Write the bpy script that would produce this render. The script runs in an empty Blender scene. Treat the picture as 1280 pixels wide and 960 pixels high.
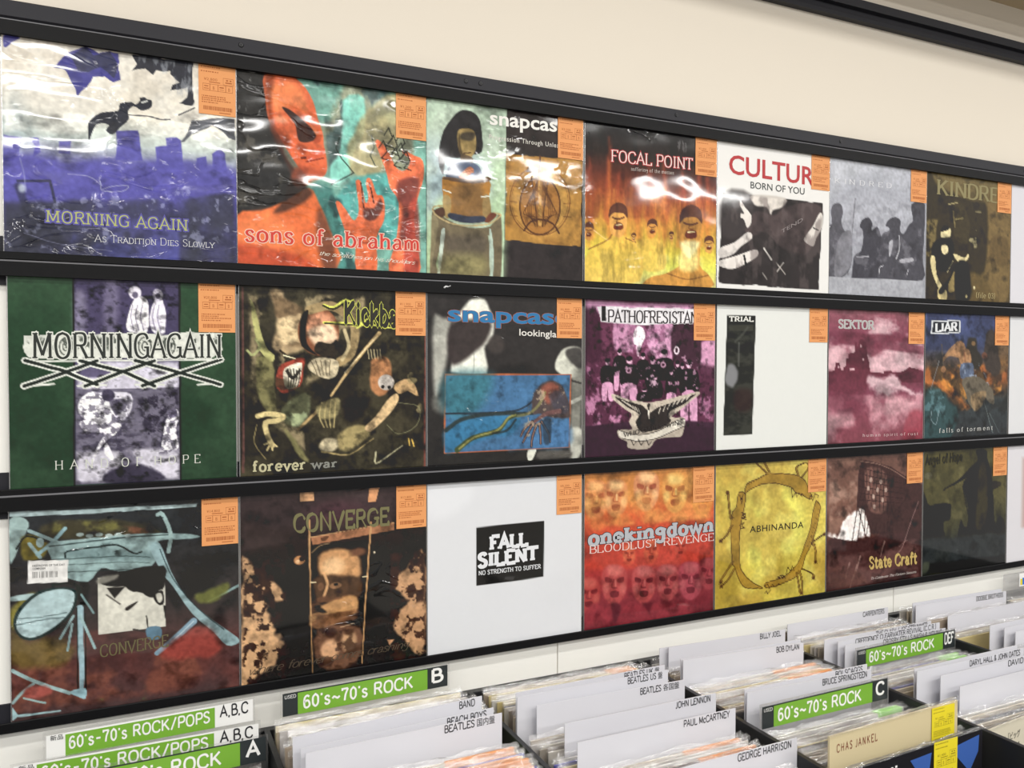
import bpy, bmesh, math, random, colorsys
import numpy as np
from mathutils import Vector, Matrix
sc = bpy.context.scene
COL = sc.collection

# ---------------------------------------------------------------- camera
cam = bpy.data.cameras.new('camera'); co = bpy.data.objects.new('camera', cam); COL.objects.link(co)
YAW, PITCH, ROLL, FPX = 0.4398, -0.0244, 0.0009, 1013.6163
fw = Vector((math.sin(YAW)*math.cos(PITCH), math.cos(YAW)*math.cos(PITCH), math.sin(PITCH)))
rt = Vector((math.cos(YAW), -math.sin(YAW), 0)); up = rt.cross(fw)
r2 = rt*math.cos(ROLL)+up*math.sin(ROLL); u2 = -rt*math.sin(ROLL)+up*math.cos(ROLL)
M = Matrix((r2, u2, -fw)).transposed().to_4x4(); M.translation = (0.0029, -1.3664, 1.4118)
co.matrix_world = M
cam.sensor_width = 36; cam.sensor_fit = 'HORIZONTAL'; cam.lens = FPX/1280*36; cam.clip_start = .01
sc.camera = co

# ---------------------------------------------------------------- light and exposure
wd = bpy.data.worlds.new('world'); sc.world = wd; wd.use_nodes = True
bg = wd.node_tree.nodes['Background']; bg.inputs[0].default_value = (1.0, .98, .955, 1); bg.inputs[1].default_value = .44
def area(x, y, z, sx, sy, power, col=(1, .985, .955)):
    l = bpy.data.lights.new('ceiling_tube', 'AREA'); l.shape = 'RECTANGLE'; l.size = sx; l.size_y = sy; l.energy = power; l.color = col
    o = bpy.data.objects.new('ceiling_tube', l); o.location = (x, y, z); COL.objects.link(o)
for yy, pw in ((-1.35, 15), (-2.9, 30), (-4.6, 34)):
    for xx in (-2.6, -.8, 1.0, 2.8, 4.6):
        area(xx, yy, 2.95, 1.25, .16, pw)
sc.view_settings.view_transform = 'Standard'; sc.view_settings.look = 'None'
sc.view_settings.gamma = 1; sc.view_settings.use_curve_mapping = False
sc.view_settings.exposure = 0.14
sc.cycles.transparent_max_bounces = 32; sc.cycles.max_bounces = 6

# ---------------------------------------------------------------- helpers
def lin(c):
    return c/12.92 if c <= .04045 else ((c+.055)/1.055)**2.4
def hexc(h, k=1.0):
    return tuple(lin(int(h[i:i+2], 16)/255)*k for i in (0, 2, 4))
ALB = 0.80          # white paper albedo relative to photograph white
MATS = {}
def mat(name, h='808080', rough=.5, spec=.5, metal=0, coat=0, coat_rough=.1, bump=0, bscale=60, k=1.0, var=0, stretch=(1, 1, 1), attr=False, bdist=.002, trans=0):
    if name in MATS: return MATS[name]
    m = bpy.data.materials.new(name); m.use_nodes = True; nt = m.node_tree; b = nt.nodes['Principled BSDF']
    c = hexc(h, k); b.inputs['Base Color'].default_value = (*c, 1)
    b.inputs['Roughness'].default_value = rough; b.inputs['Specular IOR Level'].default_value = spec
    b.inputs['Metallic'].default_value = metal; b.inputs['Coat Weight'].default_value = coat; b.inputs['Coat Roughness'].default_value = coat_rough
    tc = nt.nodes.new('ShaderNodeTexCoord')
    if attr:
        a = nt.nodes.new('ShaderNodeAttribute'); a.attribute_name = 'print'; nt.links.new(a.outputs['Color'], b.inputs['Base Color'])
    elif var:
        n = nt.nodes.new('ShaderNodeTexNoise'); n.inputs['Scale'].default_value = 9; n.inputs['Detail'].default_value = 5
        nt.links.new(tc.outputs['Object'], n.inputs['Vector'])
        mx = nt.nodes.new('ShaderNodeMix'); mx.data_type = 'RGBA'
        mx.inputs[6].default_value = (*[x*(1-var) for x in c], 1); mx.inputs[7].default_value = (*[min(1, x*(1+var)) for x in c], 1)
        nt.links.new(n.outputs['Fac'], mx.inputs[0]); nt.links.new(mx.outputs[2], b.inputs['Base Color'])
    if bump:
        mp = nt.nodes.new('ShaderNodeMapping'); mp.inputs['Scale'].default_value = stretch
        n = nt.nodes.new('ShaderNodeTexNoise'); n.inputs['Scale'].default_value = bscale; n.inputs['Detail'].default_value = 3; n.inputs['Distortion'].default_value = .6
        nt.links.new(tc.outputs['Object'], mp.inputs['Vector']); nt.links.new(mp.outputs[0], n.inputs['Vector'])
        bp = nt.nodes.new('ShaderNodeBump'); bp.inputs['Strength'].default_value = bump; bp.inputs['Distance'].default_value = bdist
        nt.links.new(n.outputs['Fac'], bp.inputs['Height']); nt.links.new(bp.outputs[0], b.inputs['Coat Normal' if coat else 'Normal'])
    MATS[name] = m
    return m
def film(name, fac=.2, rough=.12, bscale=40, bump=.6, tint=(1, 1, 1), stretch=(1, 1, 3), bdist=.004):
    m = bpy.data.materials.new(name); m.use_nodes = True; nt = m.node_tree; nt.nodes.remove(nt.nodes['Principled BSDF'])
    out = nt.nodes['Material Output']; t = nt.nodes.new('ShaderNodeBsdfTransparent'); t.inputs[0].default_value = (*tint, 1)
    g = nt.nodes.new('ShaderNodeBsdfGlossy'); g.inputs['Roughness'].default_value = rough; g.inputs[0].default_value = (.9, .9, .92, 1)
    df = nt.nodes.new('ShaderNodeBsdfDiffuse'); df.inputs[0].default_value = (.86, .85, .84, 1)
    gd = nt.nodes.new('ShaderNodeMixShader'); gd.inputs[0].default_value = .30
    nt.links.new(g.outputs[0], gd.inputs[1]); nt.links.new(df.outputs[0], gd.inputs[2])
    lw = nt.nodes.new('ShaderNodeLayerWeight'); lw.inputs[0].default_value = .35
    mt = nt.nodes.new('ShaderNodeMath'); mt.operation = 'MULTIPLY_ADD'; mt.inputs[1].default_value = .5; mt.inputs[2].default_value = fac
    mt.use_clamp = True
    nt.links.new(lw.outputs['Fresnel'], mt.inputs[0])
    mx = nt.nodes.new('ShaderNodeMixShader'); nt.links.new(mt.outputs[0], mx.inputs[0]); nt.links.new(t.outputs[0], mx.inputs[1]); nt.links.new(gd.outputs[0], mx.inputs[2])
    tc = nt.nodes.new('ShaderNodeTexCoord'); mp = nt.nodes.new('ShaderNodeMapping'); mp.inputs['Scale'].default_value = stretch
    n = nt.nodes.new('ShaderNodeTexNoise'); n.inputs['Scale'].default_value = bscale; n.inputs['Detail'].default_value = 3
    nt.links.new(tc.outputs['Object'], mp.inputs['Vector']); nt.links.new(mp.outputs[0], n.inputs['Vector'])
    bp = nt.nodes.new('ShaderNodeBump'); bp.inputs['Strength'].default_value = bump; bp.inputs['Distance'].default_value = bdist
    nt.links.new(n.outputs['Fac'], bp.inputs['Height']); nt.links.new(bp.outputs[0], g.inputs['Normal'])
    nt.links.new(mx.outputs[0], out.inputs[0]); MATS[name] = m
    return m
def bx(bm, x0, x1, y0, y1, z0, z1):
    v = [bm.verts.new((x, y, z)) for x in (x0, x1) for y in (y0, y1) for z in (z0, z1)]
    for f in ((0, 1, 3, 2), (4, 6, 7, 5), (0, 4, 5, 1), (2, 3, 7, 6), (0, 2, 6, 4), (1, 5, 7, 3)):
        bm.faces.new([v[i] for i in f])
    return v
def obj(name, bm, m, parent=None, loc=(0, 0, 0), bevel=0, link=True):
    me = bpy.data.meshes.new(name)
    if isinstance(bm, tuple): me.from_pydata(bm[0], [], bm[1])
    else:
        bmesh.ops.recalc_face_normals(bm, faces=bm.faces); bm.to_mesh(me); bm.free()
    for q in (m if isinstance(m, list) else [m]): me.materials.append(q)
    o = bpy.data.objects.new(name, me); o.location = loc
    if parent: o.parent = parent
    if bevel:
        md = o.modifiers.new('bevel', 'BEVEL'); md.width = bevel; md.segments = 2; md.limit_method = 'ANGLE'
    COL.objects.link(o)
    return o
def boxo(name, b, m, parent=None, bevel=0):
    bm = bmesh.new(); bx(bm, *b); return obj(name, bm, m, parent, bevel=bevel)
def empty(name, loc, label, cat, group=None):
    o = bpy.data.objects.new(name, None); o.location = loc; o.empty_display_size = .05; COL.objects.link(o)
    o['label'] = label; o['category'] = cat
    if group: o['group'] = group
    return o
def tag(o, label, cat, group=None):
    o['label'] = label; o['category'] = cat
    if group: o['group'] = group
def loft(bm, prof, x0, x1):
    a = [bm.verts.new((x0, y, z)) for y, z in prof]; b = [bm.verts.new((x1, y, z)) for y, z in prof]
    n = len(prof)
    for i in range(n):
        bm.faces.new((a[i], a[(i+1) % n], b[(i+1) % n], b[i]))
    bm.faces.new(a); bm.faces.new(b[::-1])

# ---------------------------------------------------------------- stroke lettering (serif, slab, black letter, script)
GL = {
'A':'8:0,0 4,10 8,0|1.6,3.6 6.4,3.6','B':'7:1,0 1,10|~1,10 4.5,10 6,8.7 6,6.6 4.5,5.3 1,5.3|~1,5.3 5,5.2 7,4 7,1.4 5,0 1,0',
'C':'8:~7.8,7.6 6.5,9.6 4.3,10 1.8,9 .6,6.6 .6,3.4 1.8,1 4.3,0 6.5,.4 7.8,2.2','D':'8:1,0 1,10|~1,10 4.6,10 7.1,8.4 7.8,5 7.1,1.6 4.6,0 1,0',
'E':'7:1,0 1,10|1,10 6.6,10 6.6,8.4|1,5.2 5.2,5.2|1,0 6.8,0 6.8,1.6','F':'6.5:1,0 1,10|1,10 6.5,10 6.5,8.2|1,5.2 5,5.2',
'G':'8.3:~7.6,7.8 6.5,9.6 4.3,10 1.8,9 .6,6.6 .6,3.4 1.8,1 4.3,0 6.4,.5 7.6,1.4|7.6,.6 7.6,4.4|5.6,4.4 8.4,4.4','H':'8.5:1,0 1,10|7.5,0 7.5,10|1,5.2 7.5,5.2',
'I':'3.4:1.7,0 1.7,10','J':'5:~3.7,10 3.7,3 3,.6 1.5,0 .4,1.2','K':'8:1,0 1,10|7,10 1,4|3.2,5.8 7.6,0','L':'6.6:1,0 1,10|1,0 6.5,0 6.5,2',
'M':'10:1,0 1.2,10|1.2,10 5,1.2|5,1.2 8.8,10|8.8,10 9,0','N':'8.6:1,0 1,10|1,10 7.6,0|7.6,0 7.6,10','O':'8.6:~4.3,10 1.6,8.8 .6,5 1.6,1.2 4.3,0 7,1.2 8,5 7,8.8 4.3,10',
'P':'7:1,0 1,10|~1,10 5,10 6.6,8.8 6.6,6 5,4.7 1,4.7','R':'7.8:1,0 1,10|~1,10 5,10 6.4,8.8 6.4,6.4 5,5.2 1,5.2|4,5.2 7.4,0',
'S':'6.6:~5.8,8.2 4.8,9.7 3,10 1.1,9 .9,7 2.4,5.7 4.6,4.6 5.9,3.2 5.5,1 3.4,0 1.5,.4 .6,2','T':'7.4:3.7,0 3.7,10|.2,8.4 .2,10 7.2,10 7.2,8.4',
'U':'8.4:~1.1,10 1.1,3 2,.6 4.2,0 6.4,.6 7.3,3 7.3,10','V':'8:0,10 4,0 8,10','W':'11:0,10 3,0 5.5,8.5 8,0 11,10','Y':'8:0,10 4,4.6 8,10|4,4.6 4,0','X':'8:0,10 8,0|0,0 8,10',
'a':'6.2:~1,5.4 2.4,6.7 4,6.4 4.8,5 4.8,1.2 5.8,.2|~4.8,3.9 2.2,3.6 .7,2 1.4,.3 3.2,.2 4.8,1.6','b':'6.6:1,10 1,0|~1,5.2 2.8,6.7 4.8,6.2 5.9,3.4 4.8,.6 2.8,0 1,1',
'c':'5.6:~5.2,5 4.2,6.6 2.6,6.6 1,5.4 .6,3.2 1.2,.9 2.8,0 4.2,.2 5.2,1.5','d':'6.6:5.4,10 5.4,0|~5.4,5.2 3.8,6.7 1.8,6.2 .7,3.4 1.8,.6 3.8,0 5.4,1',
'e':'6:~.8,3.5 5.3,3.6 4.8,5.8 3.1,6.7 1.2,5.6 .6,3.2 1.4,.8 3.2,0 5.2,1.3','f':'4.4:~4.4,9 3.4,10 2.2,9.2 2,7 2,0|.4,6.4 3.9,6.4','g':'6.6:~5.2,6 3,6.7 1,5.6 1,3.6 3,2.6 4.8,3.4 5.2,6|~5.4,6.5 5.4,-1 4.4,-3 2.2,-3.2 .6,-2',
'h':'6.8:1,0 1,10|~1,4.8 3,6.7 4.8,6.3 5.5,4.6 5.5,0','i':'3:1.5,0 1.5,6.5|1.5,8.6 1.5,9.6','k':'6.6:1,0 1,10|5.4,6.5 1,2.8|2.4,4 5.8,0','l':'3:1.5,0 1.5,10',
'm':'10:1,0 1,6.5|~1,4.8 2.6,6.7 4.2,6.3 4.9,4.6 4.9,0|~4.9,4.8 6.6,6.7 8.2,6.3 8.9,4.6 8.9,0','n':'6.8:1,0 1,6.5|~1,4.8 3,6.7 4.8,6.3 5.5,4.6 5.5,0','o':'6.4:~3.2,6.7 1.2,5.6 .6,3.3 1.2,1 3.2,0 5.2,1 5.8,3.3 5.2,5.6 3.2,6.7',
'p':'6.6:1,-3 1,6.5|~1,5.2 2.8,6.7 4.8,6.2 5.9,3.4 4.8,.6 2.8,0 1,1','r':'5:1,0 1,6.5|~1,4.4 2.6,6.5 4.6,6.3','s':'5.2:~4.5,5.3 3.4,6.7 1.6,6.5 .9,5.2 1.8,3.9 3.6,3 4.5,1.7 3.6,.1 1.6,0 .6,1.4',
't':'4.4:~2,8.8 2,1.4 2.8,.1 4.2,.6|.4,6.4 4,6.4','u':'6.8:~1.2,6.5 1.2,2 2.2,.1 4,.3 5.4,1.8|5.4,6.5 5.4,0','v':'6:.3,6.5 3,0 5.7,6.5','w':'9:.2,6.5 2.4,0 4.5,6 6.6,0 8.8,6.5','y':'6:.3,6.5 3,0|5.7,6.5 3,0 1.6,-3',
'(':'3:~2.6,11 1,8 1,2 2.6,-1',')':'3:~.4,11 2,8 2,2 .4,-1','0':'6:~3,10 1,8 .7,5 1,2 3,0 5,2 5.3,5 5,8 3,10','3':'6:~1,8.6 2.6,10 4.6,9.2 4.8,6.6 3,5.4 4.9,4.2 5,1.2 3,0 .8,1.4',"'":'2:1,8 1,10','6':'6.2:~5.2,8.8 3.4,10 1.4,8.4 .8,4 1.4,.9 3.1,0 5,1 5.4,3.1 4.6,5.2 3,5.9 1.2,4.6','7':'6:.6,8.4 .6,10 5.6,10|~5.6,10 3.4,5 2.6,0','~':'7.5:~.6,3.6 2,5 3.7,4.2 5.4,3.4 7,4.8','-':'6:1,4.5 5,4.5','/':'6:.6,-.6 5.4,10.6',',':'2.6:1.4,.5 .8,-1.6','.':'2.6:1.3,0 1.3,.9','&':'8:~7,0 2,7.5 3,10 4.8,8.5 2,5 .8,2 3,0 6.8,4'}
def catmull(P, closed=False, n=5):
    P = [np.array(q, float) for q in P]
    if closed: P = [P[-1]]+P+[P[0], P[1]]
    else: P = [2*P[0]-P[1]]+P+[2*P[-1]-P[-2]]
    out = []
    for i in range(1, len(P)-2):
        for k in range(n):
            t = k/n; a, b, c, d = P[i-1:i+3]
            out.append(.5*((2*b)+(c-a)*t+(2*a-5*b+4*c-d)*t*t+(3*b-a-3*c+d)*t**3))
    if not closed: out.append(P[-2])
    return out
def stroke_text(txt, font, w, sp, grow=0.0):
    V, Fc, LV = [], [], []; lv = 0
    th = 1.25*w; tv = .62*w if font == 'serif' else (1.05*w if font == 'slab' else .75*w)
    if font == 'goth': th = tv = 1.05*w
    if font == 'sc': th, tv = 1.1*w, .65*w
    if font == 'script': th, tv = .9, .6
    def quad(a, b, wa, wb):
        d = b-a; l = np.hypot(*d)
        if l < 1e-6: return
        n = np.array([-d[1], d[0]])/l; e = d/l*grow; i = len(V)
        V.extend([a-e-n*wa/2, b+e-n*wb/2, b+e+n*wb/2, a-e+n*wa/2]); Fc.append((i, i+1, i+2, i+3))
    def wid(d):
        l = np.hypot(*d)+1e-9
        if font == 'black': return (.45+1.5*abs(d[0]*.707+d[1]*.707)/l)*w+2*grow if d[1]*d[0] <= 0 or True else 0
        return tv+(th-tv)*abs(d[1])/l+2*grow
    x = 0
    for ch in txt:
        s = 1.0; g = ch
        lv = 0
        if ch == ' ': x += 4.5*sp; continue
        if font == 'sc' and ch.islower(): g = ch.upper(); s = .76
        if g not in GL: g = 'I'
        wd_, body = GL[g].split(':'); wd_ = float(wd_)
        for pl in body.split('|'):
            sm = pl[0] == '~'; pl = pl.lstrip('~')
            pts = [np.array([float(k) for k in q.split(',')]) for q in pl.split()]
            ends = (pts[0].copy(), pts[-1].copy()); dirs = (pts[1]-pts[0], pts[-1]-pts[-2])
            if sm: pts = catmull(pts, n=4)
            pts = [q*s+np.array([x, 0]) for q in pts]
            if font == 'script': pts = [q+np.array([q[1]*.35, 0]) for q in pts]
            lv = lv+1; i0 = len(V); n_ = len(pts); closed = np.hypot(*(pts[0]-pts[-1])) < .01
            for k in range(n_):            # one mitred ribbon per stroke
                d1 = pts[k]-pts[k-1] if k else (pts[-1]-pts[-2] if closed else pts[1]-pts[0]); d2 = pts[k+1]-pts[k] if k < n_-1 else (pts[1]-pts[0] if closed else d1)
                e1, e2 = d1/(np.hypot(*d1)+1e-9), d2/(np.hypot(*d2)+1e-9); e = e1+e2; le = np.hypot(*e)
                e = e/le if le > .3 else e1
                w1, w2 = wid(d1), wid(d2); nn = np.array([-e[1], e[0]]); cs = max(.45, abs(nn @ np.array([-e1[1], e1[0]])))
                p_ = pts[k]
                if not closed and grow: p_ = p_-e*grow if k == 0 else p_+e*grow if k == n_-1 else p_
                if abs(w1-w2) > .1 and cs < .85:      # corner between a thick and a thin stroke
                    m1, m2 = np.array([-e1[1], e1[0]]), np.array([-e2[1], e2[0]])
                    A_ = np.array([m1, m2]); L_ = p_+np.linalg.solve(A_, [w1/2, w2/2]) if abs(np.linalg.det(A_)) > .3 else p_+nn*w1/2
                    V.extend([L_, 2*p_-L_])
                else:
                    V.extend([p_+nn*(w1+w2)/4/cs, p_-nn*(w1+w2)/4/cs])
                if k: a = i0+2*k; Fc.append((a-2, a-1, a+1, a)); LV.append(lv)
            if font in ('serif', 'slab', 'sc'):
                for e, d in zip(ends, dirs):
                    if abs(d[1]) > .6*abs(d[0]) and min(abs(e[1]), abs(e[1]-10), abs(e[1]-6.5)) < .2 and not (sm and g in 'CGSceas'):
                        L_ = (1.25 if font != 'slab' else 1.5)*(.75+.25*w); hh = (.5 if font != 'slab' else 1.0)*(.6+.4*w)+2*grow
                        yy = e[1]+(hh/2-grow if e[1] < 3 else -hh/2+grow)
                        c = np.array([x+e[0]*s, yy*s if s == 1 else yy*s]); lv += 1; LV.append(lv); i = len(V)
                        V.extend([c+np.array([-L_-grow, -hh/2]), c+np.array([L_+grow, -hh/2]), c+np.array([L_+grow, hh/2]), c+np.array([-L_-grow, hh/2])]); Fc.append((i, i+1, i+2, i+3))
            if font == 'black':
                for e in ends:
                    c = np.array([x+e[0], e[1]]); r = .95*w+grow; lv += 1; LV.append(lv); i = len(V)
                    V.extend([c+np.array([0, -r]), c+np.array([r*.8, 0]), c+np.array([0, r]), c+np.array([-r*.8, 0])]); Fc.append((i, i+1, i+2, i+3))
        x += (wd_*s+(1.3 if font != 'slab' else 1.8)*s)*sp if font != 'script' else wd_*.95
    V = np.array(V); return V, (Fc, LV)
def sans_text(txt, w, sp, grow=0.0):
    cu = bpy.data.curves.new('lettering', 'FONT'); cu.body = txt; cu.size = 10/.73; cu.space_character = sp; cu.offset = (.055*w+grow)
    cu.resolution_u = 3
    o = bpy.data.objects.new('lettering', cu); COL.objects.link(o)
    dg = bpy.context.evaluated_depsgraph_get(); me = bpy.data.meshes.new_from_object(o.evaluated_get(dg))
    n = len(me.vertices); a = np.zeros(n*3); me.vertices.foreach_get('co', a); V = a.reshape(-1, 3)[:, :2]
    Fc = [tuple(p.vertices) for p in me.polygons]
    bpy.data.objects.remove(o); bpy.data.curves.remove(cu); bpy.data.meshes.remove(me)
    return V, Fc
_tc = {}
def glyphs(txt, font, w, sp, grow=0.0):
    k = (txt, font, w, sp, grow)
    if k not in _tc: _tc[k] = sans_text(txt, w, sp, grow) if font == 'sans' else stroke_text(txt, font, w, sp, grow)
    return _tc[k]
def lettering(name, txt, x0, z0, x1, z1, h, y, m, parent, font='sans', w=0.0, sp=1.0, grow=0.0):
    """text from baseline (x0,z0) to (x1,z1), cap height h, lying in the plane y, facing -y"""
    Vb, _ = glyphs(txt, font, w, sp)
    V, Fc = glyphs(txt, font, w, sp, grow/h*10 if grow else 0.0)
    lo, hi = Vb[:, 0].min(), Vb[:, 0].max()
    d = np.array([x1-x0, z1-z0]); 
    t = (V[:, 0]-lo)/(hi-lo); v = V[:, 1]/10*h
    X = x0+d[0]*t; Z = z0+d[1]*t+v
    Y = np.full(len(X), float(y))
    if font != 'sans':
        Fc, LV = Fc
        for f, l_ in zip(Fc, LV): Y[list(f)] = y-l_*1.5e-5
    o = obj(name, ([(a, q, b) for a, q, b in zip(X, Y, Z)], Fc), m, parent)
    return o

# ---------------------------------------------------------------- painter for the printed fronts
def ss(x): 
    x = np.clip(x, 0, 1); return x*x*(3-2*x)
class Paint:
    def __init__(s, n, seed):
        s.n = n; g = np.linspace(0, 1000, n+1, dtype=np.float32); s.U, s.V = np.meshgrid(g, g); s.I = np.zeros((n+1, n+1, 3), np.float32)
        s.seed = seed; s.grain = 1.0; s.wx = (s.fbm(9, 9, 77)-.5)*2; s.wy = (s.fbm(9, 9, 78)-.5)*2
    def fbm(s, sx, sy, seed, oct=4):
        rg = np.random.RandomState(seed*131+s.seed*17); out = 0; amp = 1; tot = 0
        for o in range(oct):
            gx, gy = max(2, int(sx*2**o)), max(2, int(sy*2**o)); g = rg.rand(gy+2, gx+2)
            x = s.U/1000*gx; y = s.V/1000*gy; ix = x.astype(int); iy = y.astype(int); fx = ss(x-ix); fy = ss(y-iy)
            v = (g[iy, ix]*(1-fx)+g[iy, ix+1]*fx)*(1-fy)+(g[iy+1, ix]*(1-fx)+g[iy+1, ix+1]*fx)*fy
            out = out+amp*v; tot += amp; amp *= .55
        return (out/tot).astype(np.float32)
    def mix(s, col, a, sl):
        c = np.array([int(col[i:i+2], 16) for i in (0, 2, 4)], np.float32)
        s.I[sl] = s.I[sl]*(1-a[..., None])+c*a[..., None]
    def win(s, pts, m):
        lo = np.floor((pts.min(0)-m)/1000*s.n).astype(int); hi = np.ceil((pts.max(0)+m)/1000*s.n).astype(int)+1
        x0, y0 = np.clip(lo, 0, s.n); x1, y1 = np.clip(hi, 1, s.n+1)
        return (slice(y0, max(y1, y0+1)), slice(x0, max(x1, x0+1)))
    def dist(s, pts, X, Y, closed):
        d = np.full(X.shape, 1e9, np.float32); ins = np.zeros(X.shape, bool); tt = np.zeros(X.shape, np.float32); n = len(pts); m = n if closed else n-1
        for i in range(m):
            a, b = pts[i], pts[(i+1) % n]; ex, ey = b[0]-a[0], b[1]-a[1]; L2 = ex*ex+ey*ey+1e-9
            t = np.clip(((X-a[0])*ex+(Y-a[1])*ey)/L2, 0, 1); dd = (X-a[0]-t*ex)**2+(Y-a[1]-t*ey)**2
            k = dd < d; d = np.where(k, dd, d); tt = np.where(k, (i+t)/m, tt)
            if closed and ey != 0: ins ^= ((a[1] > Y) != (b[1] > Y)) & (X < ex*(Y-a[1])/ey+a[0])
        return np.sqrt(d), ins, tt
    def run(s, ops):
        for o in ops:
            k = o[0]
            if k == 'f': s.I[:] = [int(o[1][i:i+2], 16) for i in (0, 2, 4)]
            elif k == 'g':
                st = o[1]; xs = [q[0] for q in st]
                for c in range(3): s.I[..., c] = np.interp(s.V, xs, [int(q[1][2*c:2*c+2], 16) for q in st])
            elif k == 'p':
                _, P, col, soft, a, wob, sm = o; pts = np.array(P, np.float32).reshape(-1, 2)
                if sm and len(pts) > 3: pts = np.array(catmull(pts, True, 3), np.float32)
                soft = max(soft*(2.0 if soft > 7 else 1.2), 2.5)
                sl = s.win(pts, soft+wob*1.5); X = s.U[sl]+s.wx[sl]*wob*1.6; Y = s.V[sl]+s.wy[sl]*wob*1.6
                d, ins, _ = s.dist(pts, X, Y, True); sd = np.where(ins, d, -d); s.mix(col, a*ss(sd/soft+.5), sl)
            elif k == 'l':
                _, P, w, col, a, soft, w2, sm = o; pts = np.array(P, np.float32).reshape(-1, 2)
                if sm and len(pts) > 2: pts = np.array(catmull(pts, False, 3), np.float32)
                soft = max(soft*1.2, 3.0)
                sl = s.win(pts, max(w, w2)+soft); d, _, t = s.dist(pts, s.U[sl]+s.wx[sl]*3, s.V[sl]+s.wy[sl]*3, False)
                ww = (w+(w2-w)*t)/2; s.mix(col, a*ss((ww-d)/soft+.5), sl)
            elif k == 'b':
                _, cx, cy, rx, ry, ang, col, soft, a, wob = o; rx = max(rx, 1); ry = max(ry, 1)
                pts = np.array([[cx-rx-ry, cy-rx-ry], [cx+rx+ry, cy+rx+ry]], np.float32); sl = s.win(pts, soft)
                X = s.U[sl]-cx+s.wx[sl]*wob*1.6; Y = s.V[sl]-cy+s.wy[sl]*wob*1.6
                r = np.sqrt((X/rx)**2+(Y/ry)**2); sd = (1-r)*min(rx, ry); s.mix(col, a*ss(sd/max(soft*(2.0 if soft > 7 else 1.2), 2.5)+.5), sl)
            elif k == 'x':
                _, sx, sy, amp, box, seed = o; f = s.fbm(sx, sy, seed+31, 5); f = (np.abs(f-.5)*-4+.55)*.6+(f-.5)*1.6
                g = amp*f
                if box:
                    pts = np.array(box, np.float32).reshape(-1, 2); d, ins, _ = s.dist(pts, s.U, s.V, True); g = g*ss(np.where(ins, d, -d)/20+.3)
                s.I = np.clip(s.I*(1+g[..., None]), 0, 255)
            elif k == 'n':
                _, sx, sy, col, th, soft, a, box, seed = o; sl = (slice(None), slice(None))
                al = a*ss((s.fbm(sx, sy, seed+11, 5)-th)/(soft*1.9)+.5)
                if box:
                    pts = np.array(box, np.float32).reshape(-1, 2); sl = s.win(pts, 30)
                    d, ins, _ = s.dist(pts, s.U[sl]+s.wx[sl]*12, s.V[sl]+s.wy[sl]*12, True); al = al[sl]*ss(np.where(ins, d, -d)/26+.3)
                s.mix(col, al, sl)
        g = .2*(s.fbm(14, 14, 5, 4)-.5)+.22*(s.fbm(55, 55, 6, 2)-.5)
        s.I = s.I*(1+g[..., None]*s.grain)
        return s.I
def print_mesh(name, img, w, h, m, parent, x, y, ztop):
    n = img.shape[0]-1; g = np.linspace(0, 1, n+1)
    U, V = np.meshgrid(g, g); co_ = np.stack([x-w/2+U*w, np.full_like(U, y), ztop-V*h], -1).reshape(-1, 3).astype(np.float32)
    i = (np.arange(n)[:, None]*(n+1)+np.arange(n)[None, :]).ravel(); q = np.stack([i, i+n+1, i+n+2, i+1], -1).astype(np.int32)
    me = bpy.data.meshes.new(name); me.vertices.add(len(co_)); me.vertices.foreach_set('co', co_.ravel())
    me.loops.add(q.size); me.loops.foreach_set('vertex_index', q.ravel()); me.polygons.add(len(q))
    me.polygons.foreach_set('loop_start', np.arange(0, q.size, 4, dtype=np.int32)); me.update(calc_edges=True)
    c = np.clip(img.reshape(-1, 3)/255, 0, 1); c = np.where(c <= .04045, c/12.92, ((c+.055)/1.055)**2.4)*PRINTK
    lum = (c @ np.array([.3, .55, .15]))[:, None]; c = lum+(c-lum)*.95
    c = np.maximum(c-VEIL*(1-c), .002)
    at = me.color_attributes.new('print', 'FLOAT_COLOR', 'POINT'); at.data.foreach_set('color', np.concatenate([c, np.ones((len(c), 1))], 1).astype(np.float32).ravel())
    me.materials.append(m); o = bpy.data.objects.new(name, me); o.parent = parent; COL.objects.link(o); return o
PRINTK = 0.93; VEIL = .012

# ---------------------------------------------------------------- materials
highlight_m = mat('rail_edge_highlight', '66666a', .35, .5)  # lighter grey paints the highlight line along the rail bevel
wall_m = mat('cream_wallpaper', 'f3eadb', .75, .25, k=.80, bump=.15, bscale=300, bdist=.0006)
panel_m = mat('white_wall_panel', 'f4f3ed', .45, .4, k=.92)
rail_m = mat('black_anodised_rail', '232329', .5, .25, k=1.0, bump=.1, bscale=200, stretch=(.1, 1, 1), bdist=.0004)
lip_m = mat('black_rail_lip', '0e0e10', .5, .15)
dark_m = mat('black_steel', '1f2022', .4, .4)
card_m = mat('white_pvc_card', 'e3e3ea', .35, .5, k=.80)
ink_m = mat('black_ink', '26262a', .6, .3)
jkt_m = mat('jacket_board', 'c9c4b8', .7, .3, var=.08)
orange_m = mat('orange_price_paper', 'f2a76a', .6, .25, k=.80)
tagink_m = mat('price_print', 'a45f35', .7, .2)
yellow_m = mat('yellow_price_paper', 'f3e032', .6, .25, k=.8)
lime_m = mat('lime_price_paper', 'a4e07a', .6, .25, k=.9)
green_m = mat('green_sign_print', '84be3e', .4, .5, k=.74)
blacks_m = mat('black_sign_print', '2b3032', .35, .5)
white_m = mat('white_print', 'f2f2f0', .5, .3, k=.88)
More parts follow.
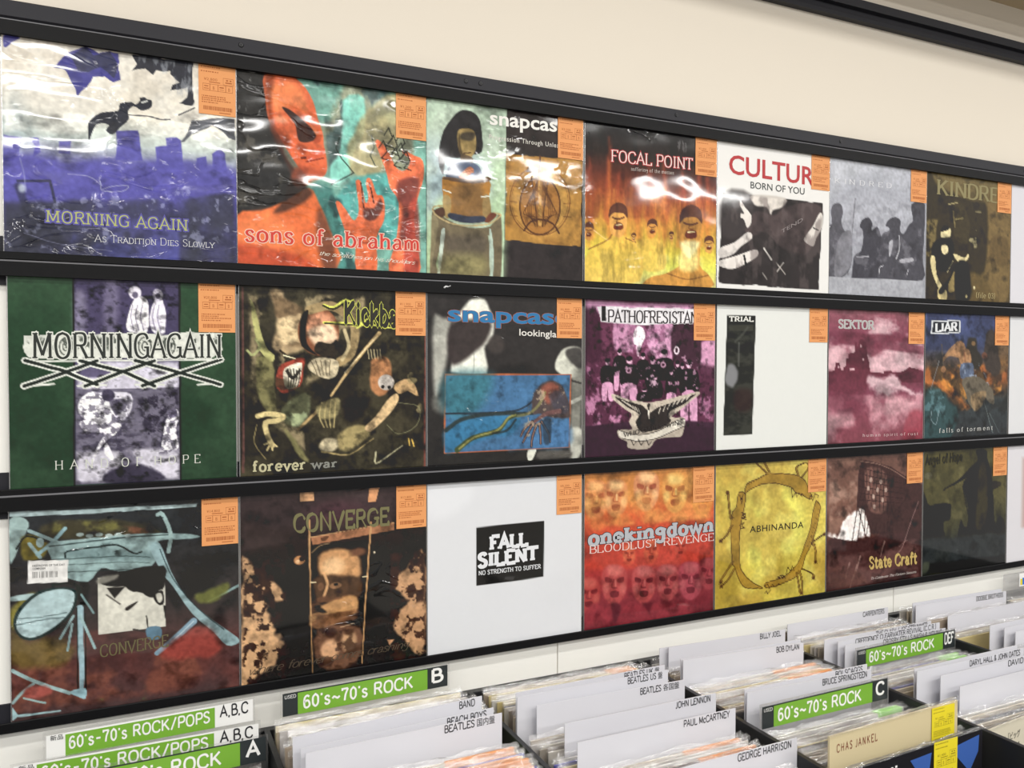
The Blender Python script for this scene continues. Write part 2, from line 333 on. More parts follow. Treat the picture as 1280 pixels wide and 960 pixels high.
def wrinkle(m, scale, st, strength, dist, thr):
    nt = m.node_tree; N = nt.nodes; Lk = nt.links; b = N['Principled BSDF']
    tc = N.new('ShaderNodeTexCoord'); mp = N.new('ShaderNodeMapping'); mp.inputs['Scale'].default_value = st; mp.inputs['Rotation'].default_value = (0, .35, 0)
    n = N.new('ShaderNodeTexNoise'); n.inputs['Scale'].default_value = scale; n.inputs['Detail'].default_value = 1.5; n.inputs['Distortion'].default_value = 1.2
    Lk.new(tc.outputs['Object'], mp.inputs[0]); Lk.new(mp.outputs[0], n.inputs['Vector'])
    def mth(op, a, v=None, c=None):
        q = N.new('ShaderNodeMath'); q.operation = op; Lk.new(a, q.inputs[0])
        if v is not None:
            if isinstance(v, (int, float)): q.inputs[1].default_value = v
            else: Lk.new(v, q.inputs[1])
        return q.outputs[0]
    d = mth('ABSOLUTE', mth('SUBTRACT', n.outputs['Fac'], .5)); rid = mth('SUBTRACT', mth('MULTIPLY', d, -22.0), -1.0)
    cl = N.new('ShaderNodeClamp'); Lk.new(rid, cl.inputs[0])
    n2 = N.new('ShaderNodeTexNoise'); n2.inputs['Scale'].default_value = 7; n2.inputs['Detail'].default_value = 1; Lk.new(tc.outputs['Object'], n2.inputs['Vector'])
    mr = N.new('ShaderNodeMapRange'); mr.inputs[1].default_value = thr; mr.inputs[2].default_value = thr+.1; Lk.new(n2.outputs['Fac'], mr.inputs[0])
    hgt = mth('MULTIPLY', cl.outputs[0], mr.outputs[0])
    n3 = N.new('ShaderNodeTexNoise'); n3.inputs['Scale'].default_value = 14; n3.inputs['Detail'].default_value = 0; Lk.new(mp.outputs[0], n3.inputs['Vector'])
    hh = N.new('ShaderNodeMath'); hh.operation = 'MULTIPLY_ADD'; Lk.new(n3.outputs['Fac'], hh.inputs[0]); hh.inputs[1].default_value = .9; Lk.new(hgt, hh.inputs[2])
    bp = N.new('ShaderNodeBump'); bp.inputs['Strength'].default_value = strength; bp.inputs['Distance'].default_value = dist
    Lk.new(hh.outputs[0], bp.inputs['Height']); Lk.new(bp.outputs[0], b.inputs['Coat Normal'])
    return m
cover_m = [mat('glossy_print_%s' % n, attr=True, rough=.55, spec=.15, coat=cw, coat_rough=.06, bump=b, bscale=s, stretch=st, bdist=bd)
    for n, cw, b, s, st, bd in (('flat', .8, .15, 6, (1, 1, 1), .004), ('soft', 1.0, 0, 9, (1, 1, 2), .005), ('shrink', 1.0, 0, 10, (1.2, 1, 3.2), .009))]
wrinkle(cover_m[1], 12, (1, 1, 1.6), 1.0, .0010, .56); wrinkle(cover_m[2], 15, (.7, 1, 1.7), 1.0, .0022, .42)
sleeve_m = film('clear_sleeve', fac=.09, rough=.12, bump=1.0, bscale=55, stretch=(.5, 1, 2), bdist=.006)
edge_m = film('sleeve_edge', fac=.3, rough=.2, bump=.2)
acryl_m = film('clear_acrylic', fac=.08, rough=.04, bump=0.05)
INK = {}
def ink(h):
    if h not in INK: INK[h] = mat('print_'+h, h, .45, .3, k=.86, coat=.3)
    return INK[h]

# ---------------------------------------------------------------- setting
X0, X1 = -2.0, 4.2
o = boxo('wall_back', (X0, X1, 0.004, .12, 0, 3.0), wall_m); o['kind'] = 'structure'; wall = o
xs = [-2.0, -1.0965, -.1765, .7435, 1.6635, 2.5835, 3.5035, 4.2]
for a, b in zip(xs[:-1], xs[1:]):
    q = boxo('wall_panel', (a+.0012, b-.0012, 0.0, .0045, .08, 1.9), panel_m, wall)
o = boxo('floor', (X0, X1, -6, .0, -.05, 0), mat('grey_floor_tile', '8d8880', .35, .5, var=.1)); o['kind'] = 'structure'
o = boxo('ceiling', (X0, X1, -6, .12, 3.0, 3.1), mat('ceiling_board', 'e8e4dc', .8, .3)); o['kind'] = 'structure'
o = boxo('trim_1', (X0, X1, -.30, .004, 2.338, 3.0), mat('soffit_board', 'b5a488', .7, .3)); o['kind'] = 'structure'   # soffit over the wall
bm = bmesh.new(); loft(bm, [(.004, 2.196), (-.012, 2.196), (-.014, 2.2035), (-.004, 2.205), (-.004, 2.222), (-.016, 2.223), (-.018, 2.2405), (-.013, 2.243), (.004, 2.243)], X0, X1)
o = obj('trim_2', bm, rail_m); o['kind'] = 'structure'
bm = bmesh.new(); bx(bm, X0, X1, -.01, 0.0, 0, .08); o = obj('baseboard_back', bm, dark_m); o['kind'] = 'structure'

# ---------------------------------------------------------------- display rails
RX0, RX1 = -.62, 2.62
ZT = [1.8765, 1.537, 1.2008]; H = .305
def screw(x, z, y, parent):
    bm = bmesh.new(); bmesh.ops.create_cone(bm, cap_ends=True, segments=16, radius1=.0042, radius2=.003, depth=.0016, matrix=Matrix.Translation((x, y, z)) @ Matrix.Rotation(math.pi/2, 4, 'X'))
    s = obj('screw', bm, dark_m, parent)
    bm = bmesh.new(); bmesh.ops.create_cone(bm, cap_ends=True, segments=10, radius1=.0016, radius2=.0016, depth=.0008, matrix=Matrix.Translation((x, y-.001, z)) @ Matrix.Rotation(math.pi/2, 4, 'X'))
    obj('screw_recess', bm, ink_m, s)
def band(z, top):   # front band that holds the record tops, its upper edge bevelled
    return [(-.0125, z), (-.0195, z), (-.0195, top-.0022), (-.0178, top), (-.0125, top)]
RL = ['black metal rail above the top row of records, with small screws', 'black metal rail between the top and middle rows of records',
      'black metal rail between the middle and bottom rows of records', 'black metal rail lip under the bottom row of records']
for k in range(4):
    r = empty('display_rail', (RX0, 0, 0), RL[k], 'rail', 'black rails holding the wall records')
    r.location = (0, 0, 0)
    zl = ZT[k] if k < 3 else None; zu = ZT[k-1]-H if k > 0 else None      # records below hang under zl, records above stand on zu
    bz0 = zl-.0125 if zl else zu-.0148; bz1 = zu+.023 if zu else 1.9245
    boxo('back_plate', (RX0, RX1, -.0035, 0, bz0, bz1), rail_m, r)
    if zl:
        bm = bmesh.new(); loft(bm, band(zl, zl+.0225), RX0, RX1)
        bx(bm, RX0, RX1, -.013, -.0034, zl+.0075, zl+.0110)
        hl = obj('holding_lip', bm, [lip_m], r)
        bm = bmesh.new(); loft(bm, [(-.0196, zl+.0203), (-.0196, zl+.0212), (-.0187, zl+.0221), (-.0176, zl+.0227), (-.0176, zl+.0205)], RX0, RX1); obj('edge_highlight', bm, highlight_m, hl)  # thin strip with the bevel's highlight put into its colour
    if k == 0:
        bm = bmesh.new(); loft(bm, [(-.0034, 1.8990), (-.0185, 1.8990), (-.0215, 1.9015), (-.0215, 1.9225), (-.0195, 1.9245), (-.0034, 1.9245)], RX0, RX1)
        obj('top_cap', bm, rail_m, r)
        for x in (.165, .545, .573, 1.00, 1.45, 2.1): screw(x, 1.9125, -.0222, r)
    if zu:
        t = zu; bt = t-.0104 if k < 3 else t-.0148
        bm = bmesh.new(); loft(bm, [(-.0034, t-.0085), (-.0142, t-.0085), (-.0142, t-.0006), (-.0148, t), (-.0162, t-.0003), (-.0168, t-.0012), (-.0168, bt), (-.0034, bt)], RX0, RX1)
        obj('record_ledge', bm, lip_m, r)
    if k == 1:      # small scrap of clear tape on the rail
        bm = bmesh.new()
        P = [(.503, 1.5475), (.5075, 1.5505), (.513, 1.5495), (.516, 1.5515), (.5165, 1.5495), (.511, 1.5475), (.5085, 1.5480), (.5055, 1.5455), (.5035, 1.5460)]
        V = [bm.verts.new((x, y, z)) for y in (-.0203, -.0195) for x, z in P]; n = len(P)
        bm.faces.new(V[:n]); bm.faces.new(V[n:][::-1])
        for i in range(n): bm.faces.new((V[i], V[(i+1) % n], V[n+(i+1) % n], V[n+i]))
        obj('tape_scrap', bm, film('clear_tape', fac=.55, rough=.3), r)

# ---------------------------------------------------------------- wall records
ART = {(0,0): [('f','e1dacd'),('g',[(0,'ded6c8'),(300,'e2dccd'),(380,'ccd3cb'),(440,'b6c1bd'),(500,'8f95ae'),(560,'5b58a0'),(680,'4d4b93'),(800,'44436e'),(1000,'3d3d5c')]),('p',[1,319,61,266,99,415,35,531,-1,481],'8fa1a6',60,0.7,0,1),('n',7,7,'f1efe6',0.52,0.12,0.55,[4,11,998,2,995,363,-1,445],0),('n',6,14,'d9dfe6',0.6,0.1,0.5,[209,512,738,472,738,540,208,595],0),('p',[-2,562,225,547,440,514,738,491,994,514,993,665,-5,752],'54519c',25,0.9,14,1),('p',[458,384,553,370,571,509,453,522],'55529f',6,0.95,5,0),('p',[627,441,674,430,674,392,721,382,743,393,760,548,634,561],'55529f',6,0.95,5,0),('p',[1,454,73,463,62,528,74,563,0,571],'55529f',6,0.95,5,0),('p',[102,460,139,456,149,518,117,549,125,494],'55529f',6,0.95,5,0),('p',[226,459,274,449,265,515,221,515],'55529f',6,0.95,5,0),('p',[816,473,862,458,866,527,815,532],'55529f',6,0.95,5,0),('p',[890,445,923,412,951,433,955,528,889,535],'55529f',6,0.95,5,0),('p',[7,10,68,9,41,39,10,67],'4c4a92',4,1,6,1),('p',[205,121,258,46,312,17,337,5,394,23,445,4,476,10,470,75,476,141,444,157,410,132,368,138,343,188,301,239,293,205,269,153,249,124],'4b4a90',3,1,10,0),('p',[312,26,337,3,369,40,445,4,470,75,452,135,394,87,352,122,311,119,279,59],'3b3e55',4,0.85,10,0),('p',[526,9,617,-1,742,3,806,1,804,209,740,213,777,174,786,133,696,156,705,126,741,111,697,78,697,59,635,64,617,91,582,72,525,90,547,54],'34363f',3,1,9,0),('n',30,8,'9aa0a8',0.62,0.05,0.6,[526,9,806,1,804,209,696,156,697,78,582,72],0),('p',[345,351,392,308,468,288,477,254,528,237,545,245,567,222,563,212,585,206,598,216,617,220,613,254,571,273,537,255,511,287,514,325,476,368,441,402,416,385,429,360,374,362,349,440,343,394],'2f323c',3,1,4,1),('l',[510,302,597,297,650,305,695,299],5.7,'2f323c',1,3,5.7,1),('l',[594,224,573,233],8.6,'cdd0cc',1,3,8.6,1),('p',[739,405,775,350,794,289,887,267,996,263,995,363,961,357,914,313,886,297,840,337,794,358,761,396],'50535c',4,0.9,9,0),('l',[735,272,806,226],5.7,'34363f',1,3,5.7,1),('n',5,3,'35373f',0.45,0.16,0.75,[-5,761,388,708,736,677,994,625,991,1008,-8,996],3),('n',4,4,'575ab0',0.55,0.12,0.6,[303,809,736,785,734,1002,219,1011],7),('n',22,22,'a9aed0',0.68,0.05,0.45,[-4,743,994,564,991,998,-8,996],5),('l',[57,660,183,648,202,743],11.4,'2f3140',0.8,5,11.4,0),('l',[60,683,87,780,117,833],32.4,'2f3140',0.6,12,32.4,1),('b',72,691,15,19,0,'bcc8d8',8,0.8,0),('l',[66,555,81,626,87,707],5.7,'8f93b8',0.5,4,5.7,1),('l',[256,607,338,609,388,642,396,670,481,667,507,640,439,647,396,665],3.8,'a8abc4',0.7,3,3.8,1),('l',[77,895,220,936,436,956],3.8,'9a9dc0',0.6,3,3.8,1),('x',10,14,0.35,[0,355,996,223,991,1008,-8,996],2),('t','MORNING AGAIN',165,837,770,836,53,'b4ba72','slab',0.9,'5a55a5',7,1),('t','As Tradition Dies Slowly',360,916,897,913,34,'dcdde2','sc',0.7,None,0,1)],
(0,1): [('f','3c3f3f'),('p',[308,-27,1016,9,1015,1011,303,1018],'6fa294',10,1,0,1),('n',5,3,'8b8a72',0.5,0.1,0.85,[308,-27,1016,9,1016,453,434,510],0),('n',9,5,'3d5256',0.58,0.08,0.8,[308,-27,816,-4,649,234,460,560,436,221],4),('n',12,6,'cfd6c0',0.64,0.06,0.6,[437,-1,987,40,843,333,501,371],9),('p',[542,89,650,60,649,234,594,361,567,497,487,532,461,455,528,342],'7cc4b4',10,0.9,8,1),('p',[656,140,830,21,829,307,759,424,648,489,581,456,568,337,608,239],'a59b71',12,0.85,14,1),('n',6,12,'6f6e58',0.55,0.1,0.7,[656,140,830,21,843,306,648,489],3),('p',[567,524,731,454,843,470,871,632,828,827,757,859,647,758,539,673,486,637],'4f9a94',14,0.95,8,1),('p',[369,569,474,559,526,740,592,1004,432,998,407,828],'3f7a74',14,0.9,8,1),('n',8,6,'22393a',0.55,0.08,0.75,[408,539,526,607,701,998,432,998],6),('p',[-2,14,158,-11,157,193,230,402,343,571,304,679,153,743,-7,717],'2a2a2a',8,1,4,1),('n',14,14,'55524c',0.6,0.06,0.7,[-4,227,156,257,242,503,154,691,-7,705],2),('p',[133,19,233,-9,321,29,378,111,403,199,429,275,435,339,448,404,450,469,428,504,376,523,318,483,255,399,206,315,156,244,139,132],'d8643a',6,1,0,1),('p',[158,66,257,25,333,79,345,181,282,151,200,200,163,141],'ee8850',25,0.8,0,1),('p',[221,169,259,174,307,205,364,250,399,285,386,316,345,334,309,331,296,297,284,241],'33211d',6,0.95,0,1),('p',[358,231,399,265,425,295,416,318,396,292],'e27a48',5,0.9,0,1),('p',[163,243,200,277,237,311,249,374,218,352,169,294],'8e3b20',12,0.7,0,1),('b',219,230,34,19,0,'e89060',10,0.8,0),('l',[319,418,364,406,429,360],13.2,'5a2318',0.9,4,13.2,1),('p',[344,408,429,353,435,385,370,425],'d05a3a',4,1,0,1),('l',[344,435,432,405],7.9,'7a2a1a',0.8,3,7.9,1),('p',[306,458,435,484,382,528,305,575,267,527],'b4502f',14,0.9,0,1),('p',[-5,742,117,707,241,645,356,570,408,644,459,772,498,982,-6,982],'dc6c38',8,1,0,1),('p',[7,767,178,715,278,837,177,921,6,880],'ea7f48',40,0.8,0,1),('p',[408,670,473,797,505,988,432,992,394,829],'5f3a2c',18,0.8,0,1),('p',[-6,881,303,926,367,995,-6,982],'b03a24',20,0.6,0,1),('p',[496,637,516,628,553,672,593,722,620,666,607,547,605,507,628,505,643,557,656,623,672,594,659,515,669,487,692,498,717,570,747,574,761,614,758,709,716,807,715,998,606,990,599,842,552,792,526,727],'d0663e',5,1,0,1),('p',[648,650,703,646,737,589,751,642,702,714,647,704],'4a2a28',8,0.85,0,1),('l',[632,518,648,650],7.9,'3c201c',0.9,3,7.9,1),('l',[678,513,703,619],7.9,'3c201c',0.9,3,7.9,1),('l',[566,791,647,839,702,822],13.2,'7c3424',0.6,6,13.2,1),('p',[711,287,738,280,787,339,829,417,878,425,907,367,864,331,869,314,929,337,979,359,984,456,950,570,928,710,949,847,956,993,785,994,828,800,842,607,793,529,773,450,738,358],'dc6c44',5,1,0,1),('p',[843,484,957,459,943,571,899,630,921,794,842,826,864,633,828,581],'5b2c2c',14,0.8,0,1),('p',[899,630,950,598,956,986,870,990],'9a3a30',12,0.8,0,1),('l',[759,248,784,204,807,258,773,300,815,309],6.6,'20231f',0.9,2,6.6,0),('l',[787,285,812,241,835,296,801,338,843,347],6.6,'20231f',0.9,2,6.6,0),('l',[829,267,855,222,877,277,843,319,886,328],6.6,'20231f',0.9,2,6.6,0),('l',[801,351,826,308,849,363,815,404,857,414],6.6,'20231f',0.9,2,6.6,0),('l',[857,359,883,315,906,370,871,412,914,422],6.6,'20231f',0.9,2,6.6,0),('l',[731,319,756,275,779,330,745,371,787,380],6.6,'20231f',0.9,2,6.6,0),('l',[829,321,855,277,877,332,843,374,886,383],6.6,'20231f',0.9,2,6.6,0),('l',[690,256,704,322,683,365,710,415],6.6,'26302a',0.9,2,6.6,0),('l',[517,290,498,345,527,395,594,468,540,500,474,539],6.6,'26302a',0.9,2,6.6,0),('n',40,10,'c9c9c4',0.68,0.03,0.5,[-2,14,85,13,46,271,-4,277],8),('x',12,12,0.3,[-2,14,158,-11,343,571,153,743,-7,730],4),('x',9,9,0.45,[411,2,1016,9,1015,1011,485,1009,474,559],6),('x',18,14,0.18,None,3),('p',[139,18,183,11,170,128,181,254,255,399,344,519,305,575,230,427,162,282],'5a2e22',14,0.6,0,1),('p',[306,341,345,363,331,403,293,369],'7a3420',10,0.6,0,1),('p',[396,292,425,282,416,322,383,332],'b34a2a',6,0.8,0,1),('p',[267,527,356,570,369,608,279,681,178,715,229,634],'2d2523',14,0.75,0,1),('t','sons of abraham',36,868,960,863,82,'d2392c','serif',1.25,'f0c9b6',5,1),('t','the scratches on his shoulders',410,918,935,940,21,'f2ead8','script',0.5,None,0,1)],
(0,2): [('f','2d2727'),('p',[1,11,490,5,469,994,-12,993],'a9bfa9',1,1,0,0),('p',[18,220,206,261,386,370,386,526,97,551,4,610],'93a9b4',60,0.8,0,1),('p',[-3,786,111,550,124,981,-10,993],'a8c090',40,0.8,0,1),('p',[386,448,483,230,472,990,400,993],'a7c49a',40,0.8,0,1),('n',5,5,'c9d8c6',0.55,0.15,0.5,[1,11,490,5,469,994,-12,993],0),('p',[490,268,996,250,982,777,482,769],'a87b35',2,1,5,0),('b',721,523,173,197,0,'c89a4a',60,0.8,0),('n',6,6,'7c5324',0.55,0.12,0.6,[490,268,996,250,982,777,482,769],4),('p',[97,425,71,340,91,212,138,118,192,60,261,48,316,82,333,170,333,273,274,292,178,322,118,328],'262528',5,1,4,1),('p',[185,175,233,150,288,162,299,251,267,312,226,323,192,276],'9a8350',5,1,0,1),('p',[212,178,291,168,274,215,206,213],'2a2727',8,0.75,0,1),('p',[195,180,212,286,247,321,212,318,189,263],'4a3d2a',6,0.8,0,1),('l',[222,291,265,283],6.6,'3a2419',1,3,6.6,1),('p',[212,299,274,311,274,343,206,344],'55442f',6,1,0,1),('p',[124,397,151,363,226,338,302,347,334,388,330,434,131,447],'40506c',4,1,0,1),('p',[192,428,226,387,260,364,285,381,253,416,226,444],'a5613c',4,1,0,1),('l',[226,393,281,375],5.2,'d08a60',1,3,5.2,1),('l',[230,405,285,391],5.2,'c67f56',1,3,5.2,1),('p',[97,438,151,451,247,455,379,429,379,520,344,555,344,659,137,662,97,539],'a8752f',3,1,0,1),('p',[158,483,330,466,344,659,246,673,158,660,144,547],'7d5c33',25,0.9,0,1),('p',[124,435,247,436,372,410,379,436,247,461,100,450],'5f432c',3,1,0,1),('p',[97,545,144,554,137,662,104,652],'9a8352',5,1,0,1),('p',[341,530,379,520,393,662,344,659],'8f7648',5,1,0,1),('l',[100,511,144,522],6.6,'dfe4d8',1,3,6.6,1),('l',[330,531,380,520],6.6,'dfe4d8',1,3,6.6,1),('p',[137,637,246,647,344,639,351,671,233,687,137,668],'33394a',5,1,0,1),('p',[37,626,124,676,246,711,386,695,454,624,454,978,400,991,407,836,372,747,379,992,70,993,97,779,84,767,63,994,19,993,30,784],'6c614a',5,1,0,1),('p',[84,767,97,728,110,753,77,993,65,994],'b9c7b9',3,1,0,1),('p',[379,734,393,720,407,836,403,990,386,991],'a9bcae',3,1,0,1),('p',[110,778,205,759,358,761,358,839,274,896,151,890],'595043',30,0.9,0,1),('p',[110,880,344,866,344,983,97,992],'8a8355',40,0.8,0,1),('l',[37,626,57,656,137,694,246,702,372,683,450,631,443,619,407,615],9.2,'b9a473',0.9,3,9.2,1),('l',[37,626,50,608,104,601],7.9,'9a8352',0.9,3,7.9,1),('p',[44,632,97,608,110,651,84,666],'4b3326',6,1,0,1),('p',[386,617,429,626,386,669,351,671],'6b3c2a',6,1,0,1),('p',[33,658,70,686,57,782,37,909,19,993,25,784],'857b5c',6,0.8,0,1),('l',[911,504,904,558,884,610,851,655,809,691,760,715,708,725,656,722,608,705,567,676,536,637,517,590,510,538,517,486,536,436,567,391,608,355,655,330,707,318,759,319,808,334,850,363,883,402,904,450,911,504],6.6,'6b4220',0.9,3,6.6,1),('l',[899,505,892,556,873,604,842,647,803,681,757,703,708,713,659,710,614,694,576,667,546,630,528,586,522,537,528,488,546,441,575,399,613,365,658,341,707,330,756,331,802,346,842,372,872,410,892,455,899,505],3.9,'855a2c',0.9,3,3.9,1),('p',[843,539,839,584,825,627,804,665,775,694,743,713,708,722,673,718,641,704,613,679,592,645,579,605,574,562,579,518,592,476,613,439,640,409,672,389,707,380,742,382,775,396,803,421,825,454,839,495],'97652b',5,0.85,0,1),('l',[843,539,839,584,825,627,804,665,775,694,743,713,708,722,673,718,641,704,613,679,592,645,579,605,574,562,579,518,592,476,613,439,640,409,672,389,707,380,742,382,775,396,803,421,825,454,839,495,843,539],10.5,'4d2e18',0.9,3,10.5,1),('l',[689,406,662,475,648,609,678,673],5.2,'4d2e18',0.8,3,5.2,1),('l',[689,416,648,503,639,610,678,660],5.2,'4d2e18',0.8,3,5.2,1),('l',[689,427,633,530,630,610,678,646],5.2,'4d2e18',0.8,3,5.2,1),('l',[689,438,618,558,621,611,677,633],5.2,'4d2e18',0.8,3,5.2,1),('l',[689,448,603,586,612,612,677,620],5.2,'4d2e18',0.8,3,5.2,1),('l',[689,672,677,553,640,324],7.9,'4d2e18',1,3,7.9,1),('p',[640,304,662,355,615,360],'4d2e18',2,1,0,0),('l',[725,402,752,466,767,599,737,669],5.2,'4d2e18',0.8,3,5.2,1),('l',[725,413,767,492,777,599,737,655],5.2,'4d2e18',0.8,3,5.2,1),('l',[725,423,782,517,786,598,737,642],5.2,'4d2e18',0.8,3,5.2,1),('l',[725,434,798,543,795,597,737,628],5.2,'4d2e18',0.8,3,5.2,1),('l',[725,445,813,569,804,596,737,615],5.2,'4d2e18',0.8,3,5.2,1),('l',[725,670,737,548,774,310],7.9,'4d2e18',1,3,7.9,1),('p',[774,290,752,346,800,341],'4d2e18',2,1,0,0),('l',[707,271,707,658],21,'c99c50',0.8,3,21,1),('l',[707,257,704,364],11.8,'55331c',1,3,11.8,1),('l',[602,705,646,649,721,630,796,651,835,702],11.8,'4d2e18',1,3,11.8,1),('l',[512,449,558,450],5.2,'6b4220',0.8,3,5.2,1),('l',[865,426,919,424],5.2,'6b4220',0.8,3,5.2,1),('l',[512,541,558,542],5.2,'6b4220',0.8,3,5.2,1),('l',[865,521,919,519],5.2,'6b4220',0.8,3,5.2,1),('l',[512,620,558,621],5.2,'6b4220',0.8,3,5.2,1),('l',[865,602,919,601],5.2,'6b4220',0.8,3,5.2,1),('n',26,26,'5d3a1c',0.6,0.05,0.5,[602,388,811,367,842,647,587,666],9),('x',12,12,0.3,None,4),('t','snapcase',383,107,890,95,84,'f0eee8','sans',5,None,0,1),('t','Progression Through Unlearning',379,193,918,191,29,'dcd8d0','sans',1.2,None,0,1.15)],
